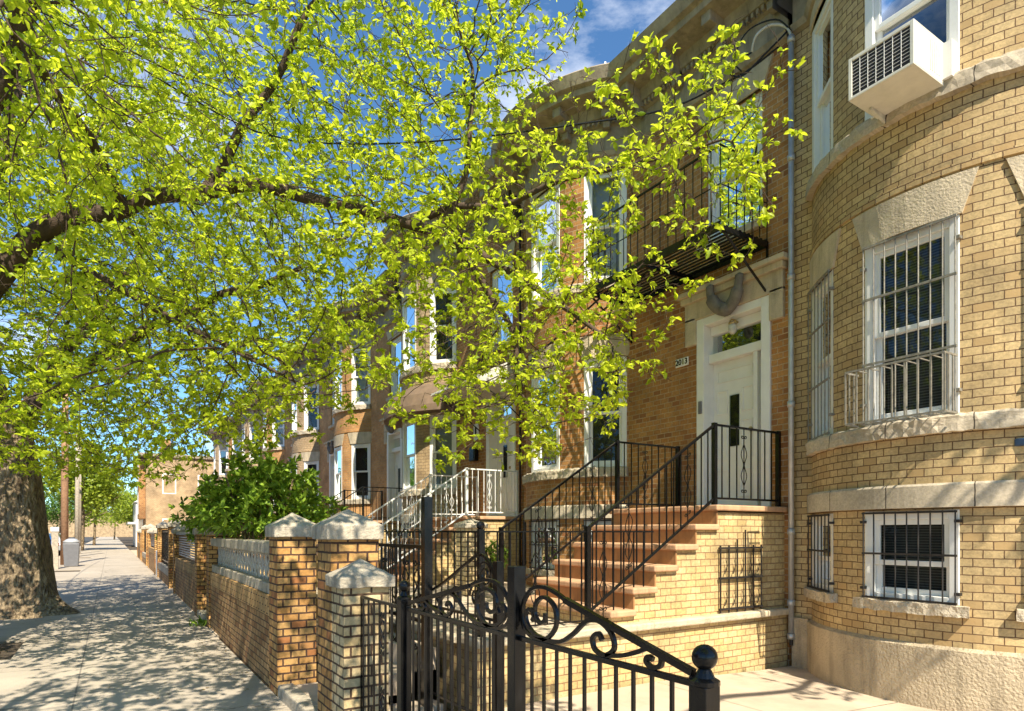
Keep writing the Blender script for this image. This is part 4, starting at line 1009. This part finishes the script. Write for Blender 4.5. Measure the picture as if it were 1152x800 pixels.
big_tree(T1, 'broad leafy street tree whose long limb reaches over the sidewalk to the house fronts',
    [([(-1.6, 10.4, 3.2), (-1.4, 10.4, 4.4), (-.8, 10.15, 5.35), (.1, 9.75, 5.75), (1.03, 9.15, 5.9), (2.3, 8.2, 5.75), (3.5, 7.2, 5.15), (4.3, 6.3, 4.4), (4.8, 5.6, 3.7)], .165, .02, -1),
     ([(3.45, 7.25, 5.2), (3.7, 6.95, 5.9), (3.75, 6.9, 7.2)], .06, .02, 0),
     ([(3.0, 7.7, 5.4), (3.9, 6.8, 5.5), (4.7, 5.6, 5.6), (5.3, 4.4, 5.5)], .05, .012, 0),
     ([(3.5, 7.2, 5.15), (4.1, 6.7, 4.2), (4.3, 6.6, 3.2), (4.4, 6.5, 2.7)], .05, .012, 0),
     ([(-1.45, 10.3, 3.6), (-1.5, 9.8, 5.0), (-1.0, 8.8, 6.4), (-.2, 7.6, 7.8), (.9, 6.8, 9.4)], .15, .03, -1),
     ([(.1, 9.75, 5.75), (-.4, 8.6, 6.2), (-.7, 7.2, 6.0), (-.6, 5.8, 5.4)], .07, .012, 0),
     ([(1.03, 9.15, 5.9), (1.6, 8.6, 7.0), (2.2, 7.9, 8.3), (2.6, 7.4, 9.5)], .07, .015, 0),
     ([(-1.5, 10.4, 3.8), (-1.7, 11.4, 5.6), (-1.2, 12.2, 7.6), (-.9, 12.6, 9.6)], .14, .03, -1),
     ([(-.8, 10.15, 5.25), (.2, 9.7, 4.6), (1.2, 8.9, 3.9), (2.0, 8.0, 3.3)], .05, .012, 0),
     ([(-1.45, 10.2, 3.4), (-2.6, 9.5, 5.0), (-3.6, 8.7, 6.6)], .12, .03, -1)],
    [(.4, 9.3, 6.6, 3.6, 3.9, 3.6), (.2, 9.0, 4.2, 2.9, 3.2, 2.0), (-.5, 5.9, 5.3, 2.0, 1.8, 1.4), (3.5, 6.9, 4.5, 2.0, 2.3, 1.7), (3.9, 6.2, 3.4, 1.8, 1.8, 1.3), (4.2, 5.9, 3.7, 1.3, 1.3, 1.2), (4.6, 5.0, 5.0, 1.3, 1.8, 1.4), (5.0, 4.3, 5.2, .9, 1.0, 1.3), (2.9, 7.5, 7.0, 2.2, 2.2, 2.2), (3.4, 7.1, 7.9, 1.9, 1.9, 1.5), (2.0, 8.0, 8.6, 2.2, 2.2, 1.4), (-.8, 8.6, 2.9, 1.7, 2.2, 1.2), (.5, 10.3, 3.2, 1.7, 2.2, 1.2), (4.2, 5.9, 3.6, 1.2, 1.4, 1.2)],
    18500, ok1, .30, 3.7, (.05, .05), seed=11, leaf_per=1.55)
def ok2(p):
    x, y, z = p
    return z > 2.3 and x < 5.4 and clear_cam(p) and (x-BX)**2+(y-13.75)**2 > (BR+.4)**2
T2 = (-1.42, 14.8, 0)
big_tree(T2, 'thick trunked street tree with exposed roots standing beside the sidewalk at left',
    [([(-1.5, 14.9, 3.0), (-1.2, 14.5, 3.75), (0, 13.6, 4.8), (1.4, 12.5, 5.5), (2.8, 11.4, 6.1)], .17, .04, -1),
     ([(-1.6, 14.9, 3.2), (-2.0, 14.6, 5), (-1.8, 14.0, 7), (-1.2, 13.5, 9.5)], .24, .06, -1),
     ([(-1.5, 15.0, 3.2), (-.9, 15.8, 5), (.2, 16.6, 7), (1.0, 17.3, 9)], .18, .04, -1),
     ([(-1.6, 14.8, 3.0), (-2.9, 14.0, 4.6), (-4.2, 13.2, 6.4)], .14, .03, -1),
     ([(0, 13.6, 4.8), (-.3, 12.6, 5.2), (-.6, 11.8, 4.6)], .06, .015, 0)],
    [(-.3, 14.2, 7.2, 4.2, 4.4, 4.2), (.3, 14.0, 4.3, 3.0, 3.6, 2.0), (2.6, 12.6, 5.2, 2.4, 2.4, 2.2), (-1.0, 12.0, 3.1, 1.4, 2.0, 1.1)],
    6800, ok2, .52, 3.5, (-.22, .0), seed=5, leaf_per=1.55, leaf_size=.074, step=.2, kill=.3)
def ok0(p): return p[2] > 3.4 and p[1] < 3.6 and (p[2]-1.5) > .9*(.531*p[0]+.8475*p[1])+.6
big_tree((-1.7, -3.4, 0), 'street tree behind the viewer shading the near sidewalk', [
    ([(-1.7, -3.4, 3.2), (-1.2, -2.2, 4.6), (-.6, -.8, 5.6), (0, .8, 6.6), (.6, 2.2, 7.6)], .2, .03, -1),
    ([(-1.7, -3.4, 3.2), (-.6, -3.6, 4.8), (.8, -3.2, 6.0), (2.0, -2.4, 6.8)], .16, .03, -1),
    ([(-1.7, -3.4, 3.4), (-2.4, -2.4, 5.2), (-2.2, -.6, 6.8), (-1.8, 1.0, 8)], .16, .03, -1),
    ([(-1.2, -2.2, 4.6), (-.3, -1.6, 4.9), (.7, -.6, 5.3), (1.2, .6, 6.0)], .08, .02, 0), ([(-.6, -.8, 5.6), (-.9, .2, 6.0), (-1.1, 1.2, 7.0)], .07, .02, 0), ([(.8, -3.2, 6.0), (1.0, -2.0, 5.4), (.9, -1.2, 4.9)], .06, .02, 1), ([(2.0, -2.4, 6.8), (3.2, -2.7, 7.4), (4.6, -3.0, 7.9), (5.6, -3.2, 8.0)], .06, .025, 1)],
    [(-.4, -1.6, 6.0, 2.6, 4.2, 2.4), (.5, .8, 7.0, 2.2, 2.8, 2.0), (.5, -.8, 5.2, 1.8, 2.4, 1.3), (-.3, -.6, 4.6, 1.6, 1.6, .9), (4.9, -3.1, 7.9, 1.3, .7, .7), (-.6, .5, 4.7, 2.0, 1.7, 1.2), (-.2, 2.2, 5.7, 1.7, 1.5, 1.0), (-.3, 1.2, 7.2, 1.9, 2.0, 1.2)], 11500, ok0, .4, 3.6, (0, 0), seed=21, leaf_per=1.6, step=.19, kill=.28)

def simple_tree(loc, h, cr, label, mat, n=5200, ls=.28, trunk=.16):
    t = thing('street_tree', label, 'tree', loc, 'street trees')
    m = MB(); m.tube(catmull([(loc[0], loc[1], -.05), (loc[0]+.1, loc[1], h*.3), (loc[0], loc[1]+.1, h*.6), (loc[0]+.15, loc[1], h*.9)], 4), [trunk*(1-.07*i) for i in range(13)], 8)
    for k in range(9):
        a = k*2.4; z = h*(.3+.06*k); m.tube(catmull([(loc[0], loc[1], z), (loc[0]+cr*.4*math.cos(a), loc[1]+cr*.4*math.sin(a), z+h*.1), (loc[0]+cr*.8*math.cos(a), loc[1]+cr*.8*math.sin(a), z+h*.22)], 3), [trunk*.4*(1-.13*i) for i in range(7)], 5)
    m.build('trunk', 'bark', t, smooth=True)
    cl = rng.normal(size=(26, 3)); cl /= np.linalg.norm(cl, axis=1, keepdims=True); cl *= rng.random((26, 1))**.4*.75
    ci = rng.integers(0, 26, n); p = rng.normal(size=(n, 3)); p /= np.linalg.norm(p, axis=1, keepdims=True); p *= (rng.random((n, 1))**.45)*.36
    p = (cl[ci]+p)*np.array([cr, cr, h*.42])+np.array([0, 0, h*.62])
    d = rng.normal(size=(n, 3)); d /= np.linalg.norm(d, axis=1, keepdims=True)
    link('crown', leaves_mesh('crown', p, d, ls*rng.uniform(.6, 1.3, n), mat, ratio=.7), t)
for loc, h, cr, lb, mt in (((-2.0, 62, 0), 9, 3.6, 'yellow green street tree past the utility poles, right of the white lamp post', 'far_leaf'), ((-1.6, 84, 0), 10, 4.2, 'bright yellow green tree closing the view down the sidewalk', 'far_leaf'),
                           ((-6, 46, 0), 7.5, 3.2, 'dark green tree behind the blue parked car', 'far_leaf_green'), ((-9, 64, 0), 9, 4.5, 'green tree across the road behind the reddish utility pole', 'far_leaf_green'),
                           ((-14, 52, 0), 10, 5, 'dark green tree across the road at the left edge', 'far_leaf_green'), ((3.0, 112, 0), 8, 4, 'tiny yellow green tree at the far end of the sidewalk', 'far_leaf'), ((-7, 125, 0), 9, 6, 'far tree left of the end of the sidewalk', 'far_leaf_green'), ((.5, 140, 0), 9, 6, 'far tree centred at the end of the sidewalk', 'far_leaf'), ((-20, 120, 0), 10, 8, 'farthest green tree across the road', 'far_leaf_green'), ((7, 140, 0), 9, 6, 'far tree right of the end of the sidewalk', 'far_leaf_green'), ((-14, 95, 0), 11, 7, 'far green tree beyond the parked cars', 'far_leaf')):
    simple_tree(loc, h, cr, lb, mt)
def shrub(loc, r, h, label, n=2600, ls=.12):
    t = thing('shrub', label, 'shrub', loc)
    m = MB()
    for k in range(14):
        a = k*2.4; rr = r*(.3+.5*random.random()); m.tube(catmull([(loc[0]+.05*math.cos(a), loc[1]+.05*math.sin(a), loc[2]), (loc[0]+rr*.5*math.cos(a), loc[1]+rr*.5*math.sin(a), loc[2]+h*.45), (loc[0]+rr*math.cos(a), loc[1]+rr*math.sin(a), loc[2]+h*.85)], 4), .014, 5)
    m.build('stem', 'bark', t, smooth=True)
    # rosettes of long leaves at shoot tips over the dome
    nr = n//9; d = rng.normal(size=(nr, 3)); d[:, 2] = np.abs(d[:, 2])*.9+.05; d /= np.linalg.norm(d, axis=1, keepdims=True)
    lump = np.array([1+.42*noise.noise(Vector(q*2.6)+Vector(loc)) for q in d])[:, None]
    c = d*np.array([r, r, h*.5])*rng.uniform(.6, 1.03, (nr, 1))*lump+np.array([0, 0, h*.52])
    li = np.repeat(np.arange(nr), 9); ax = rng.normal(size=(len(li), 3))*.9+d[li]*.8; ax /= np.linalg.norm(ax, axis=1, keepdims=True)
    link('foliage', leaves_mesh('foliage', c[li], ax, ls*rng.uniform(.65, 1.2, len(li)), 'shrub_leaf', ratio=.36, fold=.2, curl=.15, up_bias=.9), t)
shrub((1.95, 10.1, .3), .92, 2.3, 'large glossy green shrub behind the lattice screen fence', 5200, .145)
shrub((1.95, 13.6, .1), .8, 2.35, 'dark green shrub behind the slat panel fence, further along', 3600)
shrub((1.9, 24.2, 0), .6, 1.9, 'small bright green shrub by the white rendered block', 1200)
shrub((5.2, 8.9, .6), .3, .7, 'low green shrub at the foot of the brown brick bow front', 500, .08)
def weed(loc, label):
    p = np.tile(np.array([0, 0, 0.]), (46, 1))+rng.normal(size=(46, 3))*np.array([.05, .09, 0]); d = rng.normal(size=(46, 3))*.6+np.array([0, 0, 1]); d /= np.linalg.norm(d, axis=1, keepdims=True)
    me = leaves_mesh('weed', p, d, .16*rng.uniform(.5, 1.2, 46), 'shrub_leaf', ratio=.18); o = link('weed', me); o.location = loc; tag(o, label, 'weed')
def litter():
    n = 260; x = 1.24-np.abs(rng.normal(size=n))*.5; y = rng.uniform(3.5, 16, n); p = np.stack([x, y, np.full(n, .006)], 1)
    d = rng.normal(size=(n, 3))*np.array([1, 1, .04]); d /= np.linalg.norm(d, axis=1, keepdims=True)
    o = link('fallen_leaves', leaves_mesh('fallen_leaves', p, d, rng.uniform(.015, .04, n), 'dry_leaf', ratio=.6, fold=.1, curl=.05, up_bias=6)); tag(o, 'small dry leaves and bits scattered along the foot of the fence', 'leaves', kind='stuff')
plain('dry_leaf', (.22, .15, .05), .8)
litter()
weed((1.22, 11.25, 0), 'tuft of weeds growing at the foot of the brick fence opening')

# ------------------------------------------------------------------ far street
t = thing('corner_building', 'tan brick corner building with a sunlit side wall at the end of the row', 'building', (2, 50, 0))
m = MB(); m.box(2.0, 14, 50, 64, -.1, 6.6); m.build('wall', 'tan_brick', t)
m = MB(); m.box(1.6, 2.0, 50.6, 53.4, 2.4, 6.5); m.build('bay', 'brown_brick', t)
m = MB(); m.box(1.55, 14.1, 49.85, 64.1, 6.6, 6.85); m.build('roof', 'cornice_paint', t, bevel=.05)
for x in (3.4, 5.6):
    for z in (1.0, 4.1): window(t, frameF((x, 49.99, z), (1, 0, 0), (0, -1, 0)), .85, 1.4)
m = MB(); m.box(2.9, 3.5, 50.2, 50.9, 6.85, 7.9); m.build('chimney', 'orange_brick', t)
for y in (50.8, 52.2):
    for z in (2.7, 4.7): window(t, frameF((1.59, y+.5, z), (0, 1, 0), (-1, 0, 0)), .9, 1.5)
for y in (55, 58, 61):
    for z in (.9, 2.8, 4.8): window(t, frameF((1.99, y+.5, z), (0, 1, 0), (-1, 0, 0)), .9, 1.5)
for (bx0, bx1, by0, by1, bh, bm_, lb) in ((-26, -14.5, 58, 84, 7.5, 'orange_brick', 'brick building across the road beyond the parked cars'), (-26, -14.5, 88, 130, 8.5, 'tan_brick', 'far tan building across the road'),
        (-26, -14.5, 8, 54, 8.0, 'brown_brick', 'brown brick row across the road behind the street trees'), (-40, 40, 236, 250, 7, 'tan_brick', 'long low building closing the far end of the street')):
    t = thing('distant_building', lb, 'building', (bx1, by0, -.15))
    m = MB(); m.box(bx0, bx1, by0, by1, -.2, bh); m.build('wall', bm_, t)
    m = MB(); m.box(bx0-.2, bx1+.3, by0-.2, by1+.2, bh, bh+.5); m.build('roof', 'cornice_paint', t)
    if by1-by0 > 15:
        k = by0+1.5
        while k < by1-1:
            for z in (1.6, 4.8): m = MB(); m.box(bx1-.02, bx1+.04, k, k+1.0, z, z+1.7); wn = m.build('window', 'white_paint', t); m = MB(); m.box(bx1+.041, bx1+.05, k+.1, k+.9, z+.1, z+1.6); m.build('pane', 'dark_void', wn)
            k += 3.0
t = thing('white_house', 'small white house with gabled roof far down the street', 'house', (2.2, 78, 0))
m = MB(); m.box(2.2, 9, 78, 88, -.1, 4.6); m.build('wall', 'white_siding', t)
m = MB(); m.poly([(2.0, 77.8, 4.6), (9.2, 77.8, 4.6), (5.6, 77.8, 6.8)]); m.quad((2, 77.8, 4.6), (2, 88.2, 4.6), (5.6, 88.2, 6.8), (5.6, 77.8, 6.8)); m.quad((9.2, 77.8, 4.6), (9.2, 88.2, 4.6), (5.6, 88.2, 6.8), (5.6, 77.8, 6.8)); m.build('roof', 'white_siding', t)
for x in (3.2, 5.6):
    for z in (.9, 2.9): window(t, frameF((x, 77.99, z), (1, 0, 0), (0, -1, 0)), .9, 1.3)
m = MB(); m.box(1.5, 2.2, 78.5, 87, 2.3, 2.5); m.build('porch_roof', 'white_siding', t)
def wood_pole(x, y, r, h, mat, label, arm=True):
    t = thing('utility_pole', label, 'pole', (x, y, 0)); m = MB(); m.tube([(x, y, -.1), (x+.02, y, h/2), (x+.05, y, h)], [r, r*.9, r*.75], 12); m.build('pole', mat, t, smooth=True)
    if arm:
        m = MB(); m.box(x-1.1, x+1.1, y-.05, y+.05, h-.9, h-.78); m.build('crossarm', mat, t)
wood_pole(-1.8, 35.4, .16, 9.6, 'wood_pole', 'reddish wooden utility pole nearest the thick tree trunk')
wood_pole(-1.75, 46.5, .13, 7.5, 'grey_wood', 'grey wooden pole left of the white lamp post', False)
wood_pole(-2.1, 60, .15, 9, 'grey_wood', 'weathered greenish utility pole behind the white lamp post')
def lamp(x, y, h, mat, label):
    t = thing('street_lamp', label, 'street lamp', (x, y, 0)); m = MB(); m.lathe((x, y, 0), [(.16, 0), (.16, .5), (.09, .6), (.07, h)], 10); m.build('post', mat, t, smooth=True)
    m = MB(); m.tube(catmull([(x, y, h-.1), (x-.3, y, h+.3), (x-1.4, y, h+.4)], 5), .04, 6); m.build('arm', mat, t)
    m = MB(); m.box(x-1.9, x-1.3, y-.12, y+.12, h+.34, h+.46); m.build('lamp_head', mat, t, bevel=.03)
lamp(-1.9, 52, 8, 'white_paint', 'white street lamp post between the wooden poles')
t = thing('litter_bin', 'dark grey bin with pale bags on top beside the reddish pole', 'bin', (-1.45, 33.5, 0))
m = MB(); m.hexa([(-1.7, 33.2, 0), (-1.2, 33.2, 0), (-1.2, 33.8, 0), (-1.7, 33.8, 0), (-1.75, 33.15, 1.0), (-1.15, 33.15, 1.0), (-1.15, 33.85, 1.0), (-1.75, 33.85, 1.0)]); m.build('body', 'plastic_grey', t, bevel=.03)
m = MB(); m.lathe((-1.45, 33.5, 1.0), [(.3, 0), (.34, .07), (.2, .17), (.13, .2)], 7); m.build('bag', 'car_silver', t, smooth=True)
t = thing('post', 'short pale wooden post with white cap beside the grey bin', 'post', (-1.9, 31.5, 0))
m = MB(); m.box(-2.02, -1.8, 31.4, 31.6, 0, 1.5); m.build('shaft', 'grey_wood', t)
m = MB(); m.box(-2.05, -1.77, 31.37, 31.63, 1.5, 1.68); m.build('cap', 'white_paint', t, bevel=.02)
def car(x, y, paintm, label, sc_=1.0):
    t = thing('parked_car', label, 'car', (x, y, -.15), 'cars parked along the kerb')
    prof = [(-2.2, .35), (-2.25, .75), (-2.1, .98), (-1.75, 1.02), (-1.35, 1.42), (-.6, 1.52), (.35, 1.48), (1.0, 1.05), (1.9, .92), (2.2, .7), (2.2, .35)]
    wd = [.86, .88, .88, .86, .68, .66, .68, .86, .86, .8, .82]
    m = MB(); n = len(prof)
    for sg in (-1, 1):
        for (py, pz), w_ in zip(prof, wd): m.v.append((x+sg*w_, y+py, pz-.15))
    for i in range(n-1): m.f.append((i, i+1, n+i+1, n+i))
    m.f.append(tuple(range(n))); m.f.append(tuple(range(n, 2*n))[::-1]); m.f.append((0, n, 2*n-1, n-1))
    m.build('body', paintm, t, bevel=.04)
    for sg in (-1, 1):
        m = MB(); X = lambda w_: x+sg*(w_+.012)
        m.poly([(X(.84), y-1.55, .90), (X(.84), y+.85, .90), (X(.70), y+.3, 1.27), (X(.69), y-1.2, 1.27)]); m.build('window', 'glass', t)
        for wy in (-1.4, 1.4):
            m = MB(); m.tube([(x+sg*.70, y+wy, .18), (x+sg*.9, y+wy, .18)], .33, 18); wh = m.build('wheel', 'rubber', t)
            m = MB(); m.tube([(x+sg*.89, y+wy, .18), (x+sg*.915, y+wy, .18)], .2, 12); m.build('rim', 'pipe_metal', wh)
        m = MB(); m.box(x+sg*.62-.15, x+sg*.62+.15, y-2.27, y-2.2, .55, .72); m.build('tail_light', 'car_red', t)
    m = MB(); m.quad((x-.62, y-1.78, .92), (x+.62, y-1.78, .92), (x+.55, y-1.4, 1.24), (x-.55, y-1.4, 1.24)); m.build('rear_window', 'dark_void', t)
for x, y, p, lb in ((-3.8, 49, 'car_blue', 'blue car parked at the kerb just right of the thick tree trunk'), (-3.8, 42.6, 'car_dark', 'black car parked behind the thick tree trunk'), (-3.8, 56, 'car_silver', 'silver car parked beyond the blue car'), (-3.8, 63, 'car_white', 'white car parked farthest down the kerb'), (-3.8, 35.5, 'car_silver', 'silver car hidden mostly by the tree trunk, nearest parked')):
    car(x, y, p, lb)
